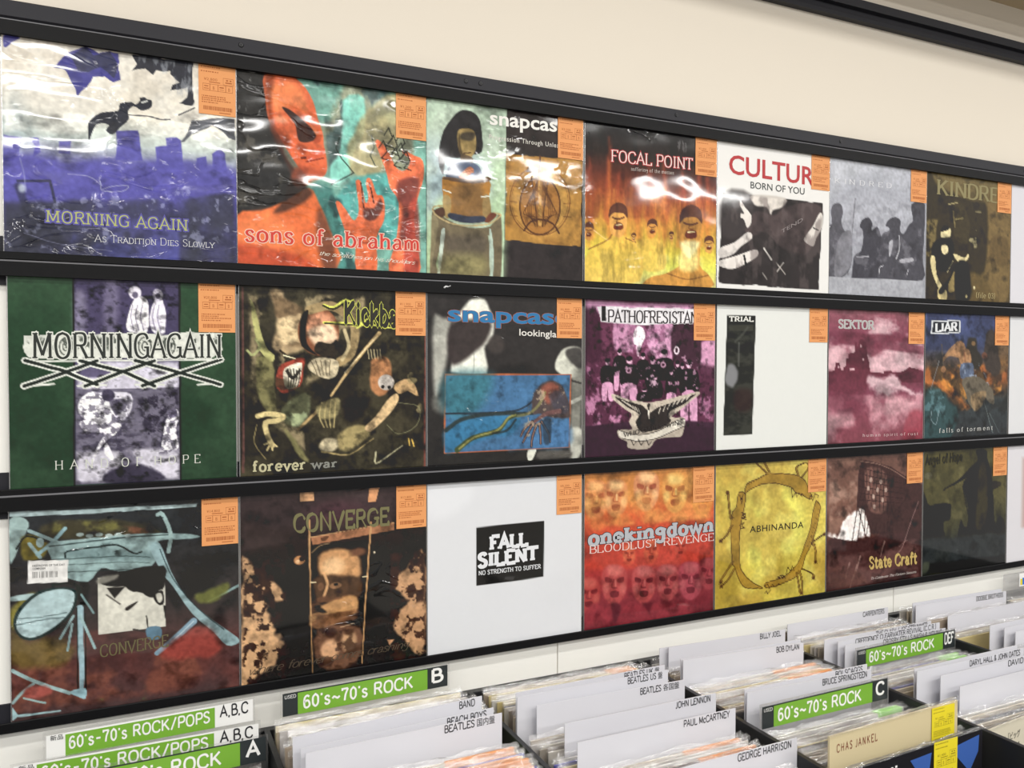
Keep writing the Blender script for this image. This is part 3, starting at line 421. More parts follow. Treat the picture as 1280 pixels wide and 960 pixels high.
(0,3): [('f','201f22'),('g',[(0,'202124'),(180,'2a2220'),(300,'55291f'),(420,'8f4324'),(520,'b4702c'),(640,'c79a35'),(760,'d8c03c'),(860,'d3d350'),(1000,'d8cf86')]),('p',[15,606,23,429,36,226,49,401,61,602],'a4452a',22,0.7,12,1),('p',[22,706,31,529,41,377,49,527,57,704],'cf7a2e',20,0.6,12,1),('p',[138,596,150,417,168,85,186,388,203,591],'a4452a',22,0.7,12,1),('p',[148,698,160,518,173,237,187,516,197,694],'cf7a2e',20,0.6,12,1),('p',[215,590,226,410,244,293,260,381,276,586],'a4452a',22,0.7,12,1),('p',[225,692,236,512,249,446,260,510,270,689],'cf7a2e',20,0.6,12,1),('p',[358,579,367,397,381,318,394,369,408,576],'a4452a',22,0.7,12,1),('p',[366,683,375,500,387,473,395,498,403,680],'cf7a2e',20,0.6,12,1),('p',[442,573,454,389,474,230,492,359,511,568],'a4452a',22,0.7,12,1),('p',[453,677,465,493,480,387,493,490,504,673],'cf7a2e',20,0.6,12,1),('p',[555,564,567,379,584,153,601,349,619,559],'a4452a',22,0.7,12,1),('p',[565,669,577,483,590,311,602,481,613,666],'cf7a2e',20,0.6,12,1),('p',[693,554,707,366,730,244,750,335,772,547],'a4452a',22,0.7,12,1),('p',[706,659,720,471,736,403,751,469,765,655],'cf7a2e',20,0.6,12,1),('p',[838,542,847,353,862,190,876,323,891,538],'a4452a',22,0.7,12,1),('p',[847,650,856,460,868,351,877,458,887,647],'cf7a2e',20,0.6,12,1),('p',[905,537,914,347,929,223,943,317,959,533],'a4452a',22,0.7,12,1),('p',[914,645,923,454,936,385,945,453,954,642],'cf7a2e',20,0.6,12,1),('n',24,3,'d98b38',0.55,0.12,0.55,[-9,407,981,313,967,723,-20,784],2),('n',16,3,'7b3a22',0.55,0.12,0.6,[-9,356,980,259,966,533,-20,608],5),('n',14,4,'f0ec8e',0.52,0.14,0.6,[-20,784,951,779,944,984,-33,987],3),('p',[24,807,171,722,201,643,291,688,384,720,400,967,-19,992],'ddb545',10,0.8,0,1),('l',[24,788,156,723,193,682],7.9,'7c4a22',0.8,3,7.9,1),('l',[291,701,368,721],7.9,'7c4a22',0.8,3,7.9,1),('p',[180,663,179,543,237,499,297,534,300,624,262,697,209,691],'dca04c',4,1,0,1),('p',[170,584,179,518,237,481,297,504,306,573,273,546,203,551],'4f2a20',4,0.92,0,1),('l',[197,578,238,585,280,571],11.3,'5b3120',0.9,3,11.3,1),('p',[209,621,238,609,271,616,269,648,210,653],'6c3018',3,1,0,1),('l',[220,622,259,619],7.2,'ead9a0',1,3,7.2,1),('l',[234,584,224,605,254,602],6.1,'7a4a22',0.8,3,6.1,1),('p',[399,719,461,696,540,691,588,734,589,879,416,888],'dbb24a',10,0.7,0,1),('p',[459,662,459,596,492,572,525,591,527,641,506,681,476,678],'d8963f',4,1,0,1),('p',[454,619,459,583,492,562,525,575,531,613,512,598,472,601],'4f2a20',4,0.92,0,1),('l',[469,615,492,619,516,612],6.1,'5b3120',0.9,3,6.1,1),('p',[476,639,492,633,511,637,510,654,477,657],'6c3018',3,1,0,1),('l',[482,640,504,638],3.9,'ead9a0',1,3,3.9,1),('l',[490,619,484,630,501,629],3.3,'7a4a22',0.8,3,3.3,1),('p',[-4,713,-4,650,26,627,57,646,58,693,39,732,11,728],'c98a3c',4,1,0,1),('p',[-9,672,-4,637,26,617,57,630,62,666,45,652,8,654],'4f2a20',4,0.92,0,1),('l',[5,668,26,672,48,665],6.1,'5b3120',0.9,3,6.1,1),('p',[11,691,27,685,44,689,42,706,12,708],'6c3018',3,1,0,1),('l',[17,692,38,690],3.9,'ead9a0',1,3,3.9,1),('l',[25,672,19,683,35,682],3.3,'7a4a22',0.8,3,3.3,1),('p',[337,709,337,678,352,667,368,676,369,699,359,718,345,716],'cf9a45',4,1,0,1),('p',[335,689,337,672,352,662,368,668,370,686,362,679,343,680],'4f2a20',4,0.92,0,1),('l',[342,687,353,689,364,686],2.9,'5b3120',0.9,3,2.9,1),('p',[345,698,353,695,361,697,361,706,345,707],'6c3018',3,1,0,1),('l',[348,699,358,698],1.8,'ead9a0',1,3,1.8,1),('l',[352,689,349,694,357,694],1.6,'7a4a22',0.8,3,1.6,1),('p',[623,685,623,650,640,638,658,648,659,674,648,696,632,694],'cf9a45',4,1,0,1),('p',[620,662,623,643,640,632,658,639,661,660,651,651,630,653],'4f2a20',4,0.92,0,1),('l',[628,661,641,663,653,659],3.2,'5b3120',0.9,3,3.2,1),('p',[632,673,641,670,651,672,650,681,632,683],'6c3018',3,1,0,1),('l',[635,674,647,673],2,'ead9a0',1,3,2,1),('l',[639,662,636,669,646,668],1.7,'7a4a22',0.8,3,1.7,1),('p',[908,738,908,673,941,649,975,668,977,717,956,757,925,753],'cf9a45',4,1,0,1),('p',[902,695,907,659,941,639,975,652,981,690,962,675,921,677],'4f2a20',4,0.92,0,1),('l',[918,692,942,696,966,689],5.8,'5b3120',0.9,3,5.8,1),('p',[925,715,942,709,961,713,959,730,926,733],'6c3018',3,1,0,1),('l',[932,716,954,714],3.7,'ead9a0',1,3,3.7,1),('l',[939,695,933,706,951,705],3.1,'7a4a22',0.8,3,3.1,1),('p',[684,661,734,818,605,905,478,938,455,998,952,988,943,902,867,838,865,648],'c98f3a',6,1,0,1),('p',[734,724,833,718,850,866,702,874],'eadb86',20,0.8,0,1),('l',[605,905,768,938,935,903],9.2,'8a5a26',0.8,3,9.2,1),('p',[716,681,715,528,793,471,872,516,876,632,826,725,755,716],'bd8438',4,1,0,1),('p',[703,580,715,497,792,448,872,478,885,567,840,531,746,539],'4f2a20',4,0.92,0,1),('l',[739,572,793,581,850,564],13.7,'5b3120',0.9,3,13.7,1),('p',[755,627,794,612,838,621,835,663,756,668],'6c3018',3,1,0,1),('l',[770,629,822,625],8.7,'ead9a0',1,3,8.7,1),('l',[789,580,775,607,816,604],7.5,'7a4a22',0.8,3,7.5,1),('p',[709,699,866,689,800,788,759,790],'f3eeb0',16,0.8,0,1),('n',60,14,'8b8b8c',0.62,0.04,0.45,[504,31,794,36,795,116,505,96],8),('x',22,6,0.3,None,4),('t','FOCAL POINT',184,233,805,220,71,'e8e2dc','serif',0.9,'c2262a',5,1),('t','suffering of the masses',330,274,656,267,22,'e6ddd4','serif',0.7,None,0,1)],
(0,4): [('f','ecebe8'),('p',[45,345,940,339,903,963,16,951],'2b2626',3,1,5,0),('p',[50,350,287,342,271,592,44,636],'3a3434',20,0.9,0,1),('p',[295,339,588,334,561,400,478,429,460,465,423,412,341,412,305,394],'cfc8c0',8,1,0,1),('p',[324,448,488,463,561,415,731,357,925,370,917,547,754,732,564,686,416,582,307,618,236,581],'4b3f3f',10,0.9,0,1),('p',[198,389,234,428,288,479,285,535,253,566,226,512,196,500,199,472,226,470,190,418],'d8d2cb',4,1,0,1),('p',[19,720,148,670,262,593,299,632,201,695,132,754,28,781],'cfc9c4',5,1,0,1),('p',[19,802,167,759,326,708,348,749,256,803,133,851,20,836],'d6d0ca',5,1,0,1),('l',[228,756,245,817],17.1,'1c1a1a',1,3,17.1,1),('p',[848,508,906,416,937,428,931,516,879,593,850,654,768,622,781,585],'d3cdc6',5,1,0,1),('l',[849,522,898,536],8.5,'231f1f',1,3,8.5,1),('p',[307,618,564,686,735,733,566,800,345,798,380,697],'2f2a2a',14,0.9,0,1),('l',[402,696,469,770],12.8,'cfcac4',0.9,3,12.8,1),('l',[510,789,595,864],8.5,'aaa49e',1,3,8.5,1),('l',[575,786,520,849],8.5,'aaa49e',1,3,8.5,1),('l',[391,866,428,907],8.5,'7d7874',1,3,8.5,1),('t','TEND',554,584,751,483,28,'8a8080','sans',0.8,None,0,1),('n',12,6,'5c5150',0.6,0.08,0.5,[45,345,940,339,903,963,16,951],3),('x',8,8,0.4,[45,345,940,339,903,963,16,951],3),('t','CULTURE',95,212,943,225,131,'b8242a','sans',4,None,0,1),('t','BORN OF YOU',279,296,764,296,48,'2b3230','sans',1.5,None,0,1)],
(0,5): [('f','adb0ba'),('g',[(0,'b6b9c2'),(200,'aeb1bc'),(400,'a9abb5'),(600,'9c9ea8'),(1000,'9fa2aa')]),('p',[11,21,379,4,205,137,1,282],'c4c7cf',60,0.6,0,1),('p',[-25,847,-4,520,21,481,11,381,44,334,104,329,131,384,115,461,150,522,211,555,223,733,146,852],'56555d',6,1,5,1),('p',[91,589,211,517,223,733,129,852,52,843],'77777f',6,1,5,1),('l',[251,279,220,555],11.7,'77767e',0.8,3,11.7,1),('p',[224,854,240,707,318,651,334,521,301,485,324,432,386,412,431,450,423,502,477,472,514,522,543,611,574,858,224,854],'3f3e46',6,1,5,1),('p',[483,855,507,639,532,520,605,489,595,464,564,456,603,404,677,389,724,415,716,481,754,505,810,435,856,391,841,273,989,261,968,665,967,846,483,851],'46454d',6,1,5,1),('p',[603,581,643,559,635,631,608,685],'b7b8c0',6,1,0,1),('l',[708,521,715,613,683,694],10.4,'c8c9cf',0.8,3,10.4,1),('p',[720,699,852,678,862,704,739,724],'b4b4bc',5,1,0,1),('l',[275,705,390,692],10.4,'c2c2ca',0.8,3,10.4,1),('l',[500,822,509,769,545,754],6.5,'c6c6ce',1,3,6.5,1),('l',[797,808,812,767],6.5,'c6c6ce',1,3,6.5,1),('n',14,14,'84838c',0.58,0.08,0.45,[-29,522,960,451,967,840,-25,847],4),('p',[-45,861,971,850,966,985,-48,992],'a9abb3',3,1,0,0),('x',12,12,0.22,[-32,335,989,261,967,840,-25,860],3),('t','KINDRED',42,185,621,169,34,'e2e3e8','serif',1,None,0,1.6)],
(0,6): [('f','5a4a2a'),('g',[(0,'6a5c38'),(300,'5c4d2e'),(1000,'5a4926')]),('p',[695,200,990,247,964,981,675,737],'6e5a34',20,0.9,0,1),('p',[755,478,884,441,974,492,967,665,759,676],'5a4828',14,0.8,0,1),('p',[6,3,126,113,535,186,706,227,685,736,506,759,511,968,-33,981],'2b2516',20,0.9,0,1),('n',10,10,'8a7848',0.6,0.07,0.7,[-16,368,131,356,96,603,-19,718],3),('n',14,12,'c8bc8c',0.69,0.04,0.8,[454,276,707,255,671,568,460,553],5),('p',[289,221,370,200,454,276,498,383,480,524,336,506,302,370],'3a3220',6,1,0,1),('l',[239,239,350,216],8.4,'b9ab78',0.8,3,8.4,1),('l',[300,288,323,410],11.1,'8c7c4c',0.8,3,11.1,1),('t','BAND',328,355,418,340,17,'a89a66','sans',0,None,0,1),('p',[163,463,212,411,273,428,270,483,224,513,164,497],'d8cc9c',4,1,0,1),('p',[157,449,192,406,263,415,243,437,183,454],'1e1a10',3,1,0,1),('p',[76,550,174,503,295,508,318,644,260,757,139,763,58,659],'1c180f',4,1,0,1),('p',[175,564,235,560,246,607,207,630,176,612],'dccfa0',5,1,0,1),('p',[48,667,98,657,120,792,186,884,152,906,70,780],'cdbf8c',4,1,0,1),('p',[318,617,441,644,482,607,483,649,401,695,328,651],'cfc190',4,1,0,1),('p',[280,784,341,767,354,877,304,921,253,909],'8c7a4a',5,1,0,1),('p',[142,900,232,910,234,985,144,981],'c2b27c',5,1,0,1),('p',[142,913,261,812,319,699,340,712,262,853,183,946],'120f0a',4,1,0,1),('l',[240,772,308,672],5.6,'cfc190',0.8,3,5.6,1),('p',[340,698,484,691,511,968,345,974],'15120b',8,1,0,1),('b',561,875,13,13,0,'d8cc9c',3,1,0),('b',469,949,10,14,0,'b8aa78',3,1,0),('x',14,14,0.4,None,3),('t','KINDRED',108,169,988,175,114,'8f8558','serif',1.5,None,0,1),('t','(file 03)',584,955,814,955,42,'c7b988','serif',0.7,None,0,1)],
(1,0): [('f','22402a'),('g',[(0,'2c4b33'),(300,'223f29'),(1000,'1d3523')]),('n',3,3,'39553c',0.55,0.15,0.5,None,0),('p',[269,5,732,7,731,983,269,982],'3d3752',1,1,0,0),('p',[403,10,461,10,448,255,399,256],'6f6980',20,0.6,0,1),('p',[272,77,317,87,315,258,270,259],'8f8aa0',20,0.6,0,1),('p',[496,249,507,161,534,91,577,89,593,135,586,253],'e2dfe6',5,1,5,1),('p',[597,194,620,99,652,86,668,145,662,252,618,258],'cfcbd8',5,1,5,1),('b',532,67,29,30,0,'c9c5d0',6,1,6),('b',636,73,23,30,0,'b9b4c4',6,1,6),('b',534,77,13,16,0,'5a5468',4,1,0),('b',636,78,11,14,0,'5a5468',4,1,0),('l',[523,126,514,184,527,248],4.7,'5b5570',0.7,3,4.7,1),('l',[545,125,535,184,549,248],4.7,'5b5570',0.7,3,4.7,1),('l',[566,125,557,183,570,247],4.7,'5b5570',0.7,3,4.7,1),('l',[620,123,610,182,624,246],4.7,'5b5570',0.7,3,4.7,1),('l',[641,122,632,181,646,246],4.7,'5b5570',0.7,3,4.7,1),('n',5,12,'c9c6d2',0.47,0.12,0.85,[275,395,732,394,733,681,272,645],3),('p',[273,429,364,400,436,441,364,475,272,463],'46405c',8,0.9,0,1),('p',[274,531,731,525,731,983,269,982],'5e5a6a',4,1,0,0),('n',40,40,'25212f',0.5,0.1,0.9,[530,581,731,525,729,777,571,771],5),('n',16,40,'2c2837',0.52,0.1,0.7,[271,736,571,747,570,841,270,828],6),('n',10,8,'c2bfca',0.5,0.12,0.85,[271,816,732,825,731,983,269,982],2),('p',[281,623,291,577,342,544,404,579,424,626,444,673,403,695,311,669],'e3e1e8',6,1,5,1),('p',[290,680,382,671,465,697,444,743,402,776,360,832,344,877,334,871,371,786,392,741,310,726],'dedbe4',5,1,4,1),('p',[402,787,432,858,422,872,391,833],'dedbe4',4,1,0,1),('p',[363,555,435,545,509,558,513,628,486,674,424,672,487,627,477,580,404,579],'c9c6d2',6,1,5,1),('b',409,562,29,29,0,'3a3548',6,1,6),('b',455,673,27,16,0,'b9b5c4',6,1,0),('p',[680,656,719,633,726,681,713,728,721,824,679,834,646,821,658,738],'dcd9e2',5,1,5,1),('b',698,650,23,23,0,'6c667c',5,1,6),('n',44,44,'2a2636',0.55,0.05,0.6,[282,543,519,546,485,861,290,737],8),('n',40,40,'2a2636',0.55,0.05,0.6,[648,631,730,633,728,861,613,855],9),('p',[390,949,431,917,505,897,612,926,666,977,569,989,400,985],'2b2736',10,0.95,10,1),('l',[269,5,263,982],8.2,'191a1c',1,2,8.2,0),('l',[734,7,733,984],9.3,'191a1c',1,2,9.3,0),('x',26,34,0.75,[269,5,732,7,731,983,269,982],3),('p',[64,284,107,279,931,252,937,344,885,381,86,384,63,351],'dfe2d8',2,1,8,0),('n',30,30,'3c433c',0.57,0.04,0.8,[68,284,931,259,937,344,77,351],4),('l',[260,327,256,347,246,362,233,368,220,362,211,347,208,327,212,307,222,292,235,286,248,292,257,307,260,327],5.8,'3a3f3a',0.9,3,5.8,1),('l',[246,327,242,341,234,347,225,341,222,327,226,313,234,307,243,313,246,327],5.8,'3a3f3a',0.9,3,5.8,1),('l',[603,323,599,345,588,360,574,366,560,360,550,345,547,323,551,302,561,287,575,281,589,287,599,303,603,324],5.8,'3a3f3a',0.9,3,5.8,1),('l',[588,323,584,338,574,345,565,338,562,324,566,309,575,302,584,309,588,324],5.8,'3a3f3a',0.9,3,5.8,1),('l',[712,322,708,344,697,359,683,365,668,359,658,344,655,322,659,301,670,285,684,280,698,286,708,301,712,323],5.8,'3a3f3a',0.9,3,5.8,1),('l',[696,322,692,338,683,344,674,338,670,322,674,307,684,301,693,307,696,323],5.8,'3a3f3a',0.9,3,5.8,1),('l',[67,395,213,440,363,509],30.3,'e2e5dc',1,2,30.3,0),('l',[364,395,213,457,61,512],30.3,'e2e5dc',1,2,30.3,0),('l',[293,395,488,452,616,518],30.3,'e2e5dc',1,2,30.3,0),('l',[617,394,467,452,312,515],30.3,'e2e5dc',1,2,30.3,0),('l',[531,394,737,453,924,515],30.3,'e2e5dc',1,2,30.3,0),('l',[930,388,748,447,562,517],30.3,'e2e5dc',1,2,30.3,0),('l',[57,398,942,388],8.2,'e2e5dc',1,2,8.2,0),('l',[51,512,182,504],9.3,'e2e5dc',1,2,9.3,0),('l',[282,514,404,510],9.3,'e2e5dc',1,2,9.3,0),('l',[530,511,660,512],9.3,'e2e5dc',1,2,9.3,0),('l',[815,514,935,509],9.3,'e2e5dc',1,2,9.3,0),('l',[67,395,213,440,363,509],15.2,'232a25',1,2,15.2,0),('l',[364,395,213,457,61,512],15.2,'232a25',1,2,15.2,0),('l',[293,395,488,452,616,518],15.2,'232a25',1,2,15.2,0),('l',[617,394,467,452,312,515],15.2,'232a25',1,2,15.2,0),('l',[531,394,737,453,924,515],15.2,'232a25',1,2,15.2,0),('l',[930,388,748,447,562,517],15.2,'232a25',1,2,15.2,0),('t','MORNINGAGAIN',96,384,931,378,117,'262b27','serif',1.2,'e2e5dc',7,1),('t','HAND OF HOPE',182,905,826,904,42,'d9dcd2','serif',0.9,None,0,1.7)],
(1,1): [('f','23211b'),('g',[(0,'2b2820'),(500,'211e18'),(1000,'26231b')]),('n',6,6,'413c2b',0.55,0.12,0.7,None,0),('n',14,10,'b7a47a',0.6,0.08,0.6,[42,55,664,32,613,399,300,541,334,875,61,631],2),('p',[53,78,86,157,130,318,175,364,152,399,96,330,69,204],'9c9a62',5,1,5,1),('l',[80,284,102,319,68,365,40,342],12.1,'9aa06a',0.9,4,12.1,1),('p',[154,28,222,37,233,83,291,116,325,234,336,316,243,364,175,329,187,224,165,120],'a08a68',12,0.95,14,1),('p',[187,213,233,153,279,199,290,281,221,306],'c9b38a',12,0.8,0,1),('n',8,16,'5d4a34',0.55,0.08,0.7,[154,28,326,115,336,328,175,329],6),('b',402,238,109,127,0,'75472f',6,1,0),('b',414,208,79,72,0,'c58b6a',20,0.9,0),('p',[349,233,456,195,504,266,467,327,395,316,360,280],'e0c8a8',14,0.8,0,1),('p',[396,292,467,303,497,278,515,326,467,387,407,363,378,340],'2a241d',6,1,5,1),('l',[355,126,468,99,565,156,599,241,576,350,515,399],48.3,'8e7a55',1,6,48.3,1),('l',[540,230,564,314,527,387],19.3,'c9b88c',0.8,6,19.3,1),('p',[314,151,349,126,337,210,342,304,395,363,313,316,302,222],'1b1712',5,1,0,1),('p',[354,399,407,375,503,393,497,465,454,489,395,471,348,435],'b7aa8c',5,1,0,1),('l',[360,393,383,435,395,471],4.8,'4b3f2e',0.8,3,4.8,1),('l',[386,393,402,435,411,471],4.8,'4b3f2e',0.8,3,4.8,1),('l',[412,393,421,435,428,471],4.8,'4b3f2e',0.8,3,4.8,1),('l',[438,393,440,435,445,471],4.8,'4b3f2e',0.8,3,4.8,1),('l',[464,393,459,435,462,471],4.8,'4b3f2e',0.8,3,4.8,1),('p',[197,423,255,393,324,381,324,447,300,529,219,564,179,516],'8e3b2c',6,1,5,1),('p',[226,429,313,405,306,482,289,529,237,540,220,493],'d8cfb8',5,1,4,1),('l',[241,435,245,482,242,529],6,'23201c',0.9,3,6,1),('l',[256,440,259,482,254,529],6,'23201c',0.9,3,6,1),('l',[271,435,273,482,265,529],6,'23201c',0.9,3,6,1),('l',[286,441,287,482,277,529],6,'23201c',0.9,3,6,1),('l',[301,435,301,482,289,529],6,'23201c',0.9,3,6,1),('l',[237,446,266,482,301,446],16.9,'23201c',0.9,3,16.9,1),('l',[203,341,255,376,325,352],12.1,'211b14',0.9,3,12.1,1),('l',[220,364,278,382],6,'d8cfa8',1,3,6,1),('p',[85,377,163,399,174,540,184,657,218,752,298,897,345,911,252,776,117,632,84,492],'6e6a44',8,0.9,10,1),('p',[219,634,335,565,358,661,299,742,230,705],'8d9a74',12,0.85,12,1),('n',14,14,'2c2a1c',0.52,0.08,0.7,[85,377,359,566,358,744,184,750],3),('l',[88,678,139,667,218,681,184,704,127,714,138,784,160,832],26.5,'bfae7a',0.95,6,26.5,1),('l',[155,814,121,824],9.7,'bfae7a',0.95,3,9.7,1),('l',[155,814,134,854],9.7,'bfae7a',0.95,3,9.7,1),('l',[155,814,160,855],9.7,'bfae7a',0.95,3,9.7,1),('l',[155,814,180,838],9.7,'bfae7a',0.95,3,9.7,1),('l',[82,724,71,816,126,900],4.8,'9a8a5a',0.7,3,4.8,1),('l',[733,238,588,411,466,579],19.3,'b09668',1,4,12.1,1),('l',[418,638,293,754],14.5,'9b8358',1,4,14.5,1),('l',[714,263,539,459],4.8,'e6d8b0',0.7,3,4.8,1),('p',[394,638,466,591,514,604,490,688,417,698],'7d7450',8,1,8,1),('l',[418,614,405,686,429,747],7.2,'a89866',0.8,3,7.2,1),('l',[442,615,432,687,446,747],7.2,'a89866',0.8,3,7.2,1),('l',[466,615,458,687,463,748],7.2,'a89866',0.8,3,7.2,1),('l',[490,616,485,688,480,748],7.2,'a89866',0.8,3,7.2,1),('p',[501,797,587,740,662,754,674,804,612,850,513,871],'8e8055',10,1,8,1),('b',453,844,48,42,0,'a2977a',8,1,8),('p',[649,754,712,694,776,609,828,572,840,610,789,684,712,756,674,779],'bda176',6,1,0,1),('p',[688,398,739,374,790,398,802,498,763,571,713,571,681,497],'9a6a44',8,1,10,1),('b',770,510,46,43,0,'a9a199',6,1,0),('b',751,534,10,10,0,'1d1813',3,1,0),('b',787,537,10,10,0,'1d1813',3,1,0),('p',[815,522,906,486,958,587,893,561,841,573],'a98a60',6,1,8,1),('l',[669,331,676,380],6,'b6a880',0.8,3,6,1),('l',[686,331,692,380],6,'b6a880',0.8,3,6,1),('l',[702,331,708,380],6,'b6a880',0.8,3,6,1),('l',[719,331,725,380],6,'b6a880',0.8,3,6,1),('l',[735,331,741,380],6,'b6a880',0.8,3,6,1),('n',12,12,'8d8058',0.64,0.05,0.6,[614,277,986,272,971,701,789,671,663,423],7),('l',[840,623,958,650,945,751,840,797,776,745],4.8,'7a7a58',0.6,3,4.8,1),('p',[539,592,687,595,612,716,538,714],'17130f',20,0.8,0,1),('l',[416,878,562,897,699,817],9.7,'a4905e',0.8,4,4.8,1),('l',[712,892,711,954,788,908,866,861],9.7,'b9b490',0.9,3,6,1),('l',[899,825,905,863],7.2,'c2a048',1,3,7.2,1),('l',[918,832,931,870],7.2,'c2a048',1,3,7.2,1),('l',[18,22,16,964],10.9,'5a3a36',0.8,2,10.9,0),('l',[1002,7,992,981],12.1,'6b3c34',0.9,2,12.1,0),('l',[432,100,480,111,541,73,590,83],19.3,'cdd05a',1,3,19.3,1),('l',[432,190,540,193,614,198,664,172],16.9,'cdd05a',1,3,16.9,1),('l',[426,100,480,117,547,79,584,95],10.9,'26231b',1,2,10.9,1),('l',[434,192,540,198,614,201],8.4,'26231b',1,2,8.4,1),('l',[608,216,664,193,829,214],7.2,'cdd05a',1,2,7.2,1),('x',16,16,0.55,None,5),('x',30,30,0.3,None,8),('t','Kickback',540,188,939,206,111,'24211a','black',1.5,'cdd05a',6,1),('t','forever',61,964,328,965,53,'c6c09a','slab',1.6,None,0,1),('t','war',354,961,496,962,41,'8b8c84','slab',1.6,None,0,1)],
(1,2): [('f','2f2c2b'),('g',[(0,'302d2c'),(400,'2a2726'),(1000,'252321')]),('p',[35,159,91,149,148,168,141,287,116,381,97,464,53,594,34,499],'b9b9ae',20,0.9,0,1),('p',[218,83,270,36,348,33,381,90,408,150,404,235,375,284,348,320,361,465,167,459,141,429,167,286,148,192],'e4e5d8',12,1,0,1),('p',[141,180,231,154,388,162,361,272,296,333,205,399,141,405,116,287],'332b2a',18,0.97,0,1),('l',[283,345,280,459],6.1,'8a8a80',0.7,3,6.1,1),('p',[830,366,873,316,945,300,1004,327,1012,455,917,493,830,455,813,417],'c9cabc',8,1,0,1),('p',[902,315,989,308,1012,378,997,443,931,404,887,353],'3d3a38',12,0.95,0,1),('p',[931,481,1012,455,998,712,970,993,918,978,925,659],'8a8a80',20,0.9,0,1),('p',[918,812,1006,815,999,956,940,992],'c6c7ba',12,0.8,0,1),('l',[924,646,1013,609],24.5,'e0e1d4',0.8,8,24.5,1),('l',[917,506,1012,532],12.3,'33302e',0.8,3,12.3,1),('p',[34,594,97,630,97,689,34,664],'8d8d84',20,0.6,0,1),('p',[633,921,689,911,661,981,630,979],'d5d6c8',5,1,0,1),('p',[717,931,918,933,918,978,717,979],'56534e',12,0.9,10,1),('b',421,295,54,55,0,'453e3b',14,0.8,0),('x',5,9,0.3,None,3),('p',[103,464,928,468,918,921,96,921],'b0623c',1,1,0,0),('p',[111,473,918,475,909,913,104,913],'3f6990',1,1,0,0),('p',[111,473,401,474,296,694,111,696],'35707e',50,0.9,0,1),('p',[115,761,361,708,577,726,523,823,361,842,166,906,109,904],'2f6f96',20,0.9,0,1),('p',[717,768,909,773,909,913,633,908,496,906],'44719e',25,0.8,0,1),('l',[111,690,296,694,523,688,605,665,660,629,695,567,744,530,801,511],12.3,'232a33',0.9,5,8.6,1),('l',[110,785,205,728,361,702,550,701,660,703],27,'27302e',0.9,8,17.2,1),('p',[653,653,674,579,730,523,801,508,859,531,902,608,917,710,903,741,802,732,717,705,660,703],'4b3f3e',8,1,8,1),('p',[716,555,787,518,844,543,830,606,759,643],'94503e',12,0.8,10,1),('p',[773,606,830,569,888,607,903,697,830,708],'43404a',12,0.8,8,1),('l',[536,719,633,703,702,654,745,580],17.2,'7d7a4c',0.8,6,17.2,1),('l',[179,901,270,838,401,807,455,784,495,736,550,713],31.9,'3d4a2c',1,6,19.6,1),('l',[192,895,283,833,415,801,462,772,502,724,550,711],11,'8d8a4c',0.9,4,11,1),('l',[401,813,495,798,550,738],14.7,'22241f',0.7,6,14.7,1),('l',[845,695,759,706,675,754],29.5,'6a4a48',1,6,22.1,1),('l',[661,753,605,801,584,838],20.9,'232428',1,4,13.5,1),('l',[661,753,605,801,584,838],8.6,'9a7468',0.9,3,4.9,1),('l',[668,766,619,839,598,876],20.9,'232428',1,4,13.5,1),('l',[668,766,619,839,598,876],8.6,'9a7468',0.9,3,4.9,1),('l',[689,773,661,853,654,903],20.9,'232428',1,4,13.5,1),('l',[689,773,661,853,654,903],8.6,'9a7468',0.9,3,4.9,1),('l',[710,767,717,843,717,887],20.9,'232428',1,4,13.5,1),('l',[710,767,717,843,717,887],8.6,'9a7468',0.9,3,4.9,1),('l',[724,755,774,832,781,877],20.9,'232428',1,4,13.5,1),('l',[724,755,774,832,781,877],8.6,'9a7468',0.9,3,4.9,1),('p',[731,743,788,744,781,883,738,881],'253443',8,0.8,0,1),('n',30,30,'b8a58a',0.64,0.04,0.6,[660,554,902,531,903,722,605,876,605,777],4),('x',22,22,0.3,[111,473,918,475,909,913,104,913],3),('t','snapcase',121,164,916,168,96,'2777ad','sans',6.5,'b0623c',2,1),('t','lookinglasself',573,239,948,251,41,'ece9e2','sans',2.5,None,0,1)],
